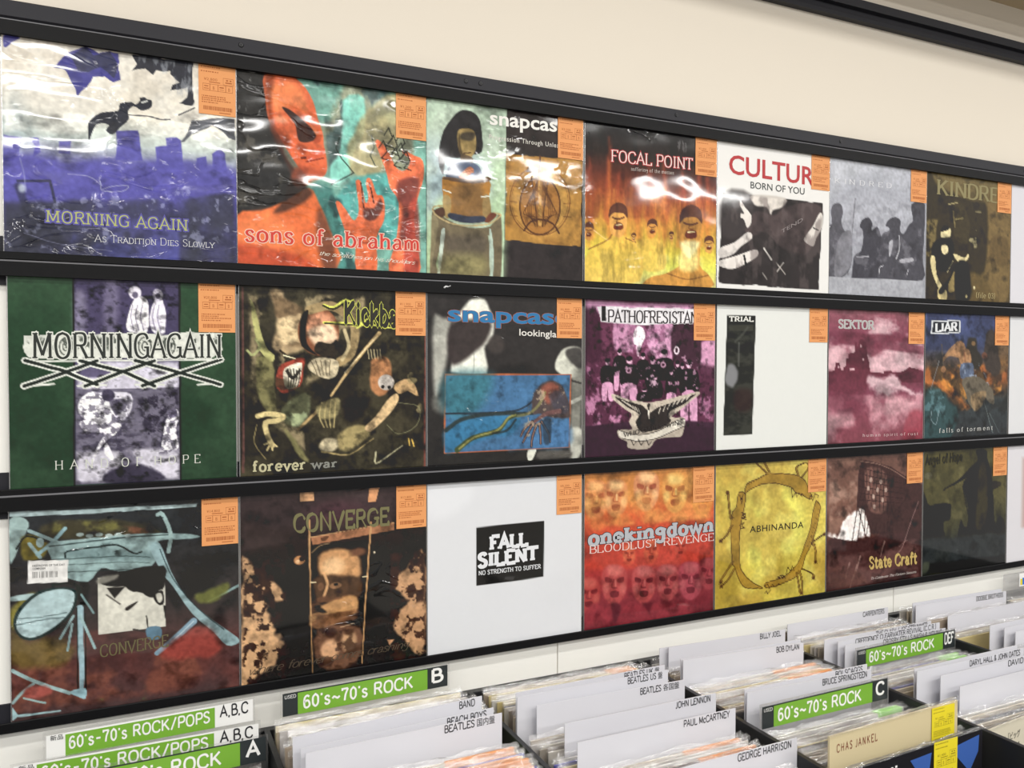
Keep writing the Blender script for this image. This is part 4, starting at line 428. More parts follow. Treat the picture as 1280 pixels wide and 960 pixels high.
(1,3): [('f','3c2030'),('p',[21,11,1031,14,991,874,4,791],'5e3047',4,1,0,0),('p',[28,13,352,17,1023,21,1016,104,352,60,125,114,28,69],'c08cae',25,0.9,14,1),('p',[209,148,367,157,353,327,339,327,210,316],'b984a4',8,0.95,8,1),('p',[477,154,661,156,651,374,478,338],'c390b0',8,0.95,8,1),('p',[882,272,1017,258,1003,463,868,437],'c58fae',14,0.95,10,1),('n',24,24,'8a5575',0.52,0.08,0.8,[209,148,664,150,651,374,210,328],3),('p',[28,93,97,103,112,364,16,389],'3a1c2c',14,0.95,10,1),('p',[664,150,865,171,868,437,666,387],'38202c',10,0.95,0,1),('p',[2,412,1019,437,990,796,3,767],'4a2438',25,0.9,20,1),('n',20,16,'b57a9c',0.57,0.07,0.9,[3,601,355,656,327,825,-3,791],7),('n',16,16,'a86e90',0.6,0.07,0.8,[2,412,182,412,184,652,3,649],8),('n',18,14,'a86e90',0.6,0.07,0.8,[744,613,1021,617,998,797,746,789],9),('p',[353,218,382,168,425,180,443,228,419,278,397,327,379,290,356,278],'e5d5df',5,1,0,1),('l',[379,290,390,351],14.8,'d9b9cc',0.9,3,14.8,1),('p',[117,531,115,438,143,417,179,417,209,439,207,532],'1f1219',5,1,4,1),('b',161,395,16,21,0,'d0a5bc',4,1,0),('b',161,385,19,15,0,'1d1018',4,1,0),('p',[126,532,198,532,203,635,171,634,162,561,153,634,122,633],'c48fae',4,1,4,1),('p',[208,460,206,374,233,354,267,354,295,374,294,460],'1f1219',5,1,4,1),('b',250,334,15,19,0,'d0a5bc',4,1,0),('b',250,325,18,14,0,'1d1018',4,1,0),('p',[217,460,285,460,290,569,260,569,251,487,243,569,213,568],'c48fae',4,1,4,1),('p',[260,539,256,433,297,408,347,408,389,433,387,540],'1f1219',5,1,4,1),('b',322,384,22,23,0,'d0a5bc',4,1,0),('b',322,372,26,17,0,'1d1018',4,1,0),('p',[272,539,374,540,381,656,336,655,323,572,311,655,266,654],'c48fae',4,1,4,1),('p',[383,497,381,402,409,380,444,380,473,402,471,498],'1f1219',5,1,4,1),('b',426,358,15,21,0,'d0a5bc',4,1,0),('b',426,348,18,15,0,'1d1018',4,1,0),('p',[451,559,448,440,480,412,521,412,554,440,552,560],'1f1219',5,1,4,1),('b',500,384,17,26,0,'d0a5bc',4,1,0),('b',500,371,20,18,0,'1d1018',4,1,0),('p',[523,504,519,392,563,366,617,366,662,392,659,505],'1f1219',5,1,4,1),('b',590,340,23,24,0,'d0a5bc',4,1,0),('b',590,328,27,17,0,'1d1018',4,1,0),('p',[655,549,652,452,680,429,714,429,742,452,741,550],'1f1219',5,1,4,1),('b',697,407,14,21,0,'d0a5bc',4,1,0),('b',696,396,17,15,0,'1d1018',4,1,0),('p',[608,598,605,501,631,479,663,479,688,502,687,599],'1f1219',5,1,4,1),('b',647,457,13,21,0,'d0a5bc',4,1,0),('b',646,446,15,15,0,'1d1018',4,1,0),('p',[616,598,679,599,684,649,656,649,648,629,640,649,612,648],'c48fae',4,1,4,1),('p',[696,562,693,464,719,442,751,442,778,465,776,563],'1f1219',5,1,4,1),('b',735,419,13,21,0,'d0a5bc',4,1,0),('b',735,409,15,15,0,'1d1018',4,1,0),('p',[719,600,715,469,761,439,818,440,865,470,863,602],'1f1219',5,1,4,1),('b',789,409,23,28,0,'d0a5bc',4,1,0),('b',789,395,27,20,0,'1d1018',4,1,0),('p',[734,600,848,602,857,805,807,804,791,641,778,803,728,801],'c48fae',4,1,4,1),('p',[466,621,463,533,498,513,540,513,576,534,574,623],'1f1219',5,1,4,1),('b',519,493,18,19,0,'d0a5bc',4,1,0),('b',519,483,21,14,0,'1d1018',4,1,0),('p',[386,644,383,596,417,586,459,586,494,598,492,646],'1f1219',5,1,4,1),('b',438,575,18,10,0,'d0a5bc',4,1,0),('b',438,570,21,7,0,'1d1018',4,1,0),('b',318,448,21,20,0,'c59ab2',4,0.8,0),('b',318,448,12,10,0,'3a1c2c',3,1,0),('b',583,412,21,20,0,'c59ab2',4,0.8,0),('b',583,412,12,10,0,'3a1c2c',3,1,0),('b',688,318,21,27,0,'e0cdd8',3,1,0),('b',688,318,12,18,0,'38202c',3,1,0),('n',26,26,'d9b4ca',0.66,0.04,0.8,[442,461,561,474,562,647,399,644],5),('n',30,30,'c999b4',0.68,0.04,0.7,[112,353,867,348,869,615,113,603],6),('p',[4,793,990,796,987,989,-3,969],'37202f',8,1,0,1),('p',[190,604,212,599,326,631,399,644,458,658,532,647,622,636,744,613,861,589,874,605,807,652,737,701,653,749,684,762,758,762,749,840,723,883,654,887,533,894,482,948,401,951,313,935,306,898,248,871,244,823,342,826,320,777,341,728,269,678,205,635],'b0a596',4,1,5,1),('p',[219,617,326,645,414,669,465,707,458,670,480,664,480,720,547,684,653,661,744,638,845,604,745,676,653,711,623,748,646,786,533,832,415,841,370,778,399,730,312,679],'2a2422',3,1,4,1),('l',[547,727,562,691],7.4,'c9c0b2',0.9,2,7.4,1),('l',[269,636,300,655],6.2,'c9c0b2',0.8,2,6.2,1),('l',[583,713,601,678],7.4,'c9c0b2',0.9,2,7.4,1),('l',[289,645,318,666],6.2,'c9c0b2',0.8,2,6.2,1),('l',[619,699,640,665],7.4,'c9c0b2',0.9,2,7.4,1),('l',[309,653,335,677],6.2,'c9c0b2',0.8,2,6.2,1),('l',[656,685,680,652],7.4,'c9c0b2',0.9,2,7.4,1),('l',[329,662,352,688],6.2,'c9c0b2',0.8,2,6.2,1),('l',[692,671,720,639],7.4,'c9c0b2',0.9,2,7.4,1),('l',[349,671,370,700],6.2,'c9c0b2',0.8,2,6.2,1),('l',[729,657,760,626],7.4,'c9c0b2',0.9,2,7.4,1),('l',[370,680,388,711],6.2,'c9c0b2',0.8,2,6.2,1),('l',[766,642,800,612],7.4,'c9c0b2',0.9,2,7.4,1),('l',[390,689,405,723],6.2,'c9c0b2',0.8,2,6.2,1),('l',[470,707,473,756],11.1,'e4ddcf',1,2,4.9,1),('p',[248,825,356,857,474,855,578,828,684,781,755,767,749,817,654,849,548,883,415,902,270,877],'d9d2c4',3,1,0,1),('l',[248,825,356,857,474,855,578,828,684,781,755,767],4.9,'2a2422',1,3,4.9,1),('l',[270,877,415,902,548,883,654,849,749,817],4.9,'2a2422',1,3,4.9,1),('l',[336,887,357,924,377,901],6.2,'2a2422',0.9,2,6.2,0),('l',[394,889,415,927,435,903],6.2,'2a2422',0.9,2,6.2,0),('l',[453,891,474,929,495,905],6.2,'2a2422',0.9,2,6.2,0),('t','WHO DARES WINS',278,870,739,799,27,'2a2422','serif',1.4,None,0,1),('x',30,26,0.6,[21,46,1031,14,990,835,4,791],3),('p',[86,56,139,48,833,46,831,140,411,156,111,150],'e9e6ea',3,1,7,0),('p',[114,49,150,48,150,143,114,144],'241a20',3,1,5,0),('t','PATHOFRESISTANCE',160,147,960,141,76,'241a20','serif',1.3,'e9e6ea',3,0.95)],
(1,4): [('f','e3e5e1'),('p',[84,79,334,77,309,887,58,887],'22231f',1,1,0,0),('p',[96,137,321,133,316,252,188,337,98,302],'1b1d1a',6,0.9,0,0),('p',[104,143,316,139,309,181,104,184],'4a4a3e',6,0.6,0,0),('n',8,16,'45463d',0.55,0.1,0.6,[84,126,335,125,309,887,58,887],3),('p',[90,420,144,420,175,480,153,551,115,556,77,515],'8b8c90',14,0.9,10,1),('l',[188,266,186,420],14.6,'6a6b66',0.6,8,14.6,1),('l',[157,254,217,206,263,158],17,'55564f',0.6,10,17,1),('p',[161,586,298,588,292,720,162,717],'33201e',25,0.7,0,1),('t','TRIAL',99,120,314,115,32,'e8e8e2','slab',1.8,None,0,1)],
(1,5): [('f','7b3f4c'),('g',[(0,'8e5560'),(200,'74384a'),(330,'7e4553'),(430,'c08a95'),(480,'6c3442'),(600,'73394a'),(1000,'7a3d48')]),('n',4,7,'d6b1b8',0.52,0.12,0.9,[18,29,1008,14,1007,433,-1,432],2),('n',3,6,'6b3040',0.5,0.12,0.85,[4,156,1012,201,1005,343,-3,252],5),('p',[410,371,549,333,986,356,988,421,730,459,429,470],'dcb9c0',26,0.75,40,1),('p',[-3,300,171,311,156,445,-1,445],'cfa6ae',18,0.8,0,1),('p',[-5,463,57,451,73,396,106,396,123,451,148,457,148,433,173,420,175,366,197,359,196,329,264,316,263,249,279,236,289,273,322,217,348,226,374,248,393,359,411,396,420,464,587,473,767,461,839,427,998,459,990,550,768,548,677,496,430,507,379,594,209,628,-3,589],'5f2937',3,1,3,0),('b',218,445,7,11,0,'c39aa2',2,1,0),('b',235,445,7,11,0,'c39aa2',2,1,0),('b',252,445,7,11,0,'c39aa2',2,1,0),('b',348,374,7,11,0,'c39aa2',2,1,0),('b',98,427,7,11,0,'c39aa2',2,1,0),('b',323,273,7,11,0,'c39aa2',2,1,0),('p',[421,495,659,496,769,573,992,640,843,638,554,609,405,576],'e8cdd2',22,0.75,40,1),('n',4,4,'c4909a',0.53,0.12,0.8,[-3,625,992,640,971,1015,-17,987],8),('p',[591,672,698,648,844,702,919,716,736,776,610,773],'d6a5ad',25,0.7,20,1),('p',[5,806,211,739,264,863,30,880],'cf9ea6',25,0.7,20,1),('p',[-24,493,208,518,379,594,296,765,-21,733],'6b3040',40,0.7,0,1),('p',[846,779,995,782,971,1002,776,981],'8b2f3e',25,0.7,0,1),('l',[569,464,641,465],17.5,'5f2937',1,3,17.5,1),('x',5,8,0.35,None,3),('t','SEKTOR',94,144,459,147,60,'b9bab8','serif',1.6,'e2e0de',2,1),('t','human spirit of rust',350,946,945,954,22,'e8cfcf','serif',0.8,None,0,1.3)],
(1,6): [('f','33363c'),('g',[(0,'424c7a'),(250,'3c4666'),(380,'463c38'),(550,'6a4426'),(700,'2d3436'),(1000,'2a2d30')]),('n',3,3,'2a2f48',0.5,0.15,0.7,[10,18,1016,14,1012,296,6,304],2),('p',[-10,446,200,434,417,487,420,660,523,756,363,739,243,631,-8,550],'a5602a',20,0.9,20,1),('p',[576,434,886,393,1014,365,1007,531,785,557,599,555],'9a5526',25,0.8,25,1),('n',9,9,'d08a34',0.6,0.08,0.7,[-10,433,1014,365,998,614,483,755,-7,576],3),('n',8,8,'20201e',0.55,0.1,0.7,[-12,304,1011,255,1007,988,-18,977],6),('p',[841,257,1011,255,1004,421,888,476],'6a5030',20,0.8,0,1),('p',[-16,627,165,604,263,684,384,792,289,989,-18,983],'2a4446',20,0.9,20,1),('n',12,12,'5d8088',0.63,0.06,0.6,[-16,601,242,605,249,961,-18,977],5),('p',[500,194,591,192,614,300,678,394,597,461,474,367,482,261],'2c2822',12,1,10,1),('p',[714,163,817,135,862,257,909,448,805,502,698,394],'372f2a',12,1,12,1),('p',[352,262,391,219,441,234,472,274,523,300,535,394,415,407,384,354,276,342,218,381,208,355],'9c7450',8,1,6,1),('l',[372,235,275,302,208,375],21.4,'8a6a4c',1,5,21.4,1),('l',[453,301,464,381],10.7,'7a4a34',0.8,3,10.7,1),('p',[415,407,555,401,568,501,518,528,417,514],'4f5a70',5,1,5,1),('n',30,30,'8c9ab0',0.6,0.05,0.7,[415,407,657,400,807,612,479,608],9),('p',[438,527,639,515,807,612,831,721,768,720,683,637,603,690,665,718,605,784,522,729,480,648],'5e5648',6,1,6,1),('p',[541,662,724,624,686,732,584,784],'8d7452',10,0.8,0,1),('l',[160,381,105,512,69,603],8,'7d7d80',0.8,3,8,1),('l',[186,251,209,421],10.7,'4d4438',0.8,3,10.7,1),('l',[397,500,321,659],6.7,'3a2c22',1,3,6.7,1),('l',[684,664,816,967],6.7,'6d7878',0.7,3,6.7,1),('l',[770,802,900,970],6.7,'5d6868',0.6,3,6.7,1),('b',210,447,28,24,0,'8a6444',5,1,0),('b',562,240,24,19,0,'6a5236',5,1,0),('b',697,339,36,27,0,'5a3a2c',6,1,6),('l',[82,772,74,837,132,878,159,787,168,774],8,'8fa4ac',0.7,3,8,1),('x',14,14,0.5,None,3),('p',[66,70,399,52,402,155,60,172],'d9dde2',2,1,5,0),('p',[81,79,384,63,386,146,75,161],'23262e',2,1,5,0),('t','LIAR',106,153,370,140,64,'e6e9ec','serif',2.4,None,0,1),('t','falls of torment',168,947,815,943,35,'dcdcd8','serif',0.9,None,0,1.35)],
(2,0): [('f','2a2a2c'),('g',[(0,'242729'),(300,'262628'),(550,'332c2c'),(700,'48302f'),(850,'4d3534'),(1000,'453636')]),('n',4,5,'5f3a36',0.5,0.14,0.8,[304,599,991,695,1002,1028,1,965,4,730],2),('n',6,6,'7b4a3c',0.58,0.1,0.7,[4,705,750,715,874,978,1,953],3),('n',5,9,'16191b',0.52,0.12,0.8,[682,54,1002,64,998,696,751,661,584,335],4),('p',[3,12,287,26,805,34,800,49,287,47,3,37],'a9bec0',2,1,3,0),('p',[133,87,287,75,469,89,586,125,633,169,399,167,231,158,154,145],'383424',10,1,12,1),('n',8,8,'7d7a3a',0.55,0.1,0.8,[177,66,586,86,515,145,176,128],5),('n',9,9,'7a4a34',0.58,0.08,0.8,[177,91,586,125,585,178,176,153],8),('p',[2,51,59,44,80,83,47,154,15,237,0,236],'8fa6a4',6,1,5,1),('p',[47,142,90,121,154,176,132,237,57,241],'6d6226',8,1,8,1),('l',[26,189,69,131,143,163],7.8,'1a2322',1,3,7.8,1),('l',[79,169,121,236],15.7,'8fa8a8',1,3,15.7,1),('l',[226,110,165,177,110,222],15.7,'7fa0a6',1,3,15.7,1),('b',122,167,16,23,0,'9db6b6',3,1,0),('l',[80,107,208,181],15.7,'8aa3a4',1,3,15.7,1),('p',[154,176,286,163,491,163,681,173,804,197,792,210,633,206,632,235,584,335,443,333,374,313,317,370,229,347,174,291,164,240],'87a0a0',4,1,4,1),('p',[230,221,375,210,421,230,620,260,632,300,513,288,375,274,241,248],'5f7678',18,0.7,0,1),('l',[224,246,235,219,364,209,444,210,514,256,549,253],7.8,'1c2626',1,3,7.8,1),('n',20,20,'1c2626',0.56,0.05,0.8,[353,189,456,198,455,269,364,260],9),('l',[159,189,286,182,491,176,681,180],5.2,'1c2626',1,3,5.2,1),('l',[622,76,646,75,681,173,671,265],18.3,'8ba3a2',1,3,18.3,1),('l',[646,91,586,99,633,156,657,144],7.8,'1c2626',0.9,3,7.8,1),('b',286,144,16,9,0,'9fb2b0',3,0.9,0),('b',326,153,16,9,0,'9fb2b0',3,0.9,0),('b',367,152,16,9,0,'9fb2b0',3,0.9,0),('b',408,160,16,9,0,'9fb2b0',3,0.9,0),('b',449,159,16,9,0,'9fb2b0',3,0.9,0),('b',491,168,16,9,0,'9fb2b0',3,0.9,0),('l',[164,252,455,264,584,282],3.9,'22302f',0.8,3,3.9,1),('l',[163,315,455,329,584,348],3.9,'22302f',0.8,3,3.9,1),('l',[164,280,455,293,584,311],3.9,'22302f',0.5599999999999999,3,3.9,1),('p',[585,230,633,221,680,358,752,500,864,622,991,736,994,767,939,769,876,692,776,584,691,440,643,368],'86a0a4',4,1,0,1),('l',[632,248,692,400,801,560,927,686],5.2,'223034',0.8,3,5.2,1),('l',[999,469,915,507,852,533],13,'84a0a0',1,3,6.5,1),('p',[789,491,865,473,941,455,941,496,864,541,801,533],'60642f',12,0.9,12,1),('l',[782,625,689,706,616,761],33.9,'7590a0',1,4,23.5,1),('l',[782,625,677,720],5.2,'b7c6cc',0.8,3,5.2,1),('p',[726,698,801,648,876,692,913,766,850,811,676,811,652,754],'8d3f38',20,0.85,20,1),('p',[12,459,76,405,108,421,44,463,21,559,6,532],'7a7430',12,0.9,12,1),('p',[11,570,84,618,171,605,247,692,169,756,9,718],'6a5a30',22,0.85,20,1),('p',[0,408,87,400,140,413,65,428,2,427],'9db4b4',4,1,0,1),('p',[11,533,33,462,108,396,195,384,256,399,272,441,249,515,182,582,95,619,37,599],'20302f',4,1,0,1),('p',[22,541,44,475,114,409,195,394,248,407,261,440,240,507,177,568,95,607,44,590],'a0b7ba',4,1,0,1),('l',[22,541,118,529,216,529],3.9,'2a3a3c',0.8,3,3.9,1),('l',[22,510,118,516,227,509],3.9,'2a3a3c',0.7,3,3.9,1),('l',[173,373,228,366,272,391,283,443],15.7,'1b2422',1,3,15.7,1),('n',20,20,'131a19',0.5,0.08,0.9,[218,346,329,372,304,522,249,464],6),('l',[282,494,281,646,288,801,284,890],28.7,'88a4ac',1,3,18.3,1),('l',[269,492,269,887],5.2,'18211f',1,3,5.2,1),('l',[302,522,303,893],5.2,'18211f',1,3,5.2,1),('p',[234,888,301,880,300,931,267,915],'88a8b0',3,1,0,1),('l',[6,749,93,813,234,894],15.7,'8fa8a8',1,3,15.7,1),('l',[87,825,39,860,5,898],13,'88a2a2',1,3,13,1),('l',[49,884,135,921],9.1,'8aa4a2',1,3,9.1,1),('l',[254,528,198,628],11.7,'88a4a6',1,3,11.7,1),('l',[248,565,227,689],10.4,'88a4a6',1,3,10.4,1),('l',[282,532,342,694],11.7,'88a4a6',1,3,11.7,1),('l',[289,431,338,526],9.1,'6e8a8c',1,3,9.1,1),('p',[1,916,27,964,1,984],'93b0b4',3,1,0,1),('l',[27,964,91,967,194,970],11.7,'93b0b4',1,3,7.8,1),('p',[60,839,136,839,168,882,60,882],'9a5048',10,0.9,8,1),('n',10,10,'4a5a38',0.58,0.08,0.7,[357,877,555,910,578,993,356,993],7),('x',12,14,0.4,None,3),('p',[358,360,651,333,656,632,358,632],'d3d1c4',1,1,0,0),('p',[443,339,651,335,652,435,631,446,606,482,582,479,547,455,500,430,465,407,396,399,365,369],'1a1818',5,1,8,1),('p',[358,360,443,346,431,370,365,388],'8a887e',8,0.9,8,1),('p',[396,411,477,414,430,467],'23201f',5,1,0,1),('p',[476,518,529,492,523,505,487,533],'2a2624',4,1,0,1),('l',[396,444,453,496],7.8,'4a4642',0.8,3,7.8,1),('p',[600,468,631,452,645,461,648,514,630,525,608,502],'1f1c1b',4,1,0,1),('p',[612,470,636,466,640,500,624,511],'c3c1b4',4,1,0,1),('l',[570,570,576,637],6.5,'33302e',1,3,6.5,1),('p',[644,527,656,528,653,594],'1c1a19',4,1,0,1),('l',[510,627,563,645],7.8,'33302e',0.9,3,7.8,1),('p',[569,629,629,631,634,685,592,692,571,675],'58788c',4,1,0,1),('t','CONVERGE',364,742,667,732,57,'6b6444','serif',1.2,None,0,1),('p',[74,247,236,260,231,364,69,353],'e3e2df',1,1,0,0),('t','DESTROYER OF THE DAY',90,277,222,284,10,'6f6f6f','sans',0.5,None,0,1),('t','COMPOSER',90,290,144,293,9,'6f6f6f','sans',0.5,None,0,1),('t','||||| | ||| || |||| |||',90,322,191,328,23,'4a4a4a','sans',1,None,0,1)],
(2,1): [('f','1f1a1a'),('g',[(0,'342828'),(180,'2e2424'),(400,'1b1616'),(1000,'201c1c')]),('n',3,3,'463838',0.55,0.15,0.6,[9,3,812,33,812,246,7,293],2),('b',499,134,146,61,0,'4e3038',40,0.7,0),('p',[300,9,371,9,374,62,303,61],'cf9d70',3,1,3,0),('p',[673,11,729,10,710,88,666,91],'c48a5e',3,1,3,0),('p',[7,374,57,356,123,457,191,512,196,583,122,598,167,722,189,796,155,898,86,946,3,985],'c39a70',10,1,25,1),('p',[1002,403,915,445,837,538,824,599,915,648,862,692,817,762,830,814,875,859,994,966],'b48a64',10,1,25,1),('n',22,22,'2c1c18',0.5,0.05,0.95,[7,327,227,350,225,658,5,629],4),('n',24,24,'2c1c18',0.56,0.04,0.95,[5,583,225,611,223,1028,3,990],6),('n',22,22,'33201a',0.5,0.05,0.95,[786,381,1002,377,1001,684,785,682],5),('n',22,22,'33201a',0.57,0.04,0.9,[785,632,1001,659,1001,1005,784,997],8),('p',[771,863,810,868,784,896],'d09a70',6,1,0,1),('p',[355,255,812,214,814,256,367,298],'9c6a4a',3,1,2,0),('l',[355,255,812,214],4.9,'c9a070',0.8,3,4.9,1),('l',[499,246,509,234],4.9,'5a3a28',1,3,4.9,1),('l',[521,244,531,232],4.9,'5a3a28',1,3,4.9,1),('l',[543,242,553,230],4.9,'5a3a28',1,3,4.9,1),('l',[565,240,575,228],4.9,'5a3a28',1,3,4.9,1),('l',[587,238,597,226],4.9,'5a3a28',1,3,4.9,1),('l',[609,236,619,224],4.9,'5a3a28',1,3,4.9,1),('l',[632,234,642,222],4.9,'5a3a28',1,3,4.9,1),('l',[654,232,664,220],4.9,'5a3a28',1,3,4.9,1),('l',[677,230,687,218],4.9,'5a3a28',1,3,4.9,1),('l',[700,228,710,216],4.9,'5a3a28',1,3,4.9,1),('l',[722,226,732,214],4.9,'5a3a28',1,3,4.9,1),('l',[745,224,755,212],4.9,'5a3a28',1,3,4.9,1),('l',[768,222,778,210],4.9,'5a3a28',1,3,4.9,1),('l',[791,219,802,208],4.9,'5a3a28',1,3,4.9,1),('p',[409,262,451,257,436,278,414,279],'5a3a28',3,1,0,1),('p',[355,303,659,294,638,974,358,966],'17110f',5,0.9,0,0),('p',[390,426,414,357,486,333,584,361,621,414,608,499,510,500,414,477],'b9895a',14,1,10,1),('b',474,423,61,49,0,'dcb485',20,0.8,0),('b',609,358,41,22,0,'6a4632',10,1,0),('p',[384,474,608,487,602,610,413,598,378,534],'4a3424',12,1,12,1),('l',[426,461,443,517,425,576],14.7,'c99a6a',0.9,5,14.7,1),('b',486,528,32,17,0,'8a6444',5,1,0),('b',488,522,12,9,0,'1a1210',3,1,0),('b',407,525,17,22,0,'6a4a34',6,1,0),('p',[413,623,559,580,608,610,608,684,436,747,365,737,353,675,437,662],'b48656',8,1,12,1),('n',6,20,'6a4630',0.54,0.08,0.8,[354,555,621,587,620,773,353,748],3),('p',[388,753,607,771,600,968,399,961],'6a4a38',12,0.95,14,1),('b',454,872,49,55,0,'c89a72',12,0.9,0),('b',558,838,41,61,0,'b8906a',12,0.9,0),('b',460,781,30,27,0,'3a2418',8,0.9,0),('b',558,789,27,17,0,'3a2418',8,0.9,0),('n',16,16,'2c1c16',0.55,0.06,0.7,[377,739,607,771,607,994,387,959],9),('l',[346,164,350,422,355,688,361,979],11,'b58a5c',1,2,4.9,1),('l',[682,204,658,517,639,788,629,973],11,'b58a5c',1,2,4.9,1),('l',[361,339,402,307,456,295],4.9,'a08560',0.8,3,4.9,1),('b',296,371,29,24,0,'a8764c',5,1,0),('b',310,364,15,15,0,'2a1c16',3,1,0),('b',287,377,10,10,0,'e0b88a',3,1,0),('l',[633,496,658,495],6.1,'d8c8a0',1,3,6.1,1),('l',[354,495,380,498],6.1,'d8c8a0',1,3,6.1,1),('b',699,369,5,7,0,'f0e0c0',2,1,0),('l',[509,757,583,745],4.9,'d0b088',0.6,3,4.9,1),('x',16,16,0.4,None,3),('t','CONVERGE',264,220,786,221,90,'78744e','black',1.2,None,0,1),('t','where forever comes crashing',42,941,901,924,42,'55493a','script',0.7,None,0,1)],
(2,2): [('f','dcdee2'),('p',[6,28,233,19,259,129,30,219],'e6e8ec',40,0.7,0,1),('p',[298,284,740,280,738,621,297,626],'151514',1,1,0,0),('t','FALL',380,422,635,417,77,'e8eaee','slab',2.6,None,0,1),('t','SILENT',305,518,702,511,77,'e8eaee','slab',2.6,None,0,1),('t','NO STRENGTH TO SUFFER',311,564,719,566,24,'e0e2e6','slab',1.6,None,0,1),('n',20,20,'5a5a5c',0.6,0.06,0.6,[444,586,608,585,608,623,444,623],3)],
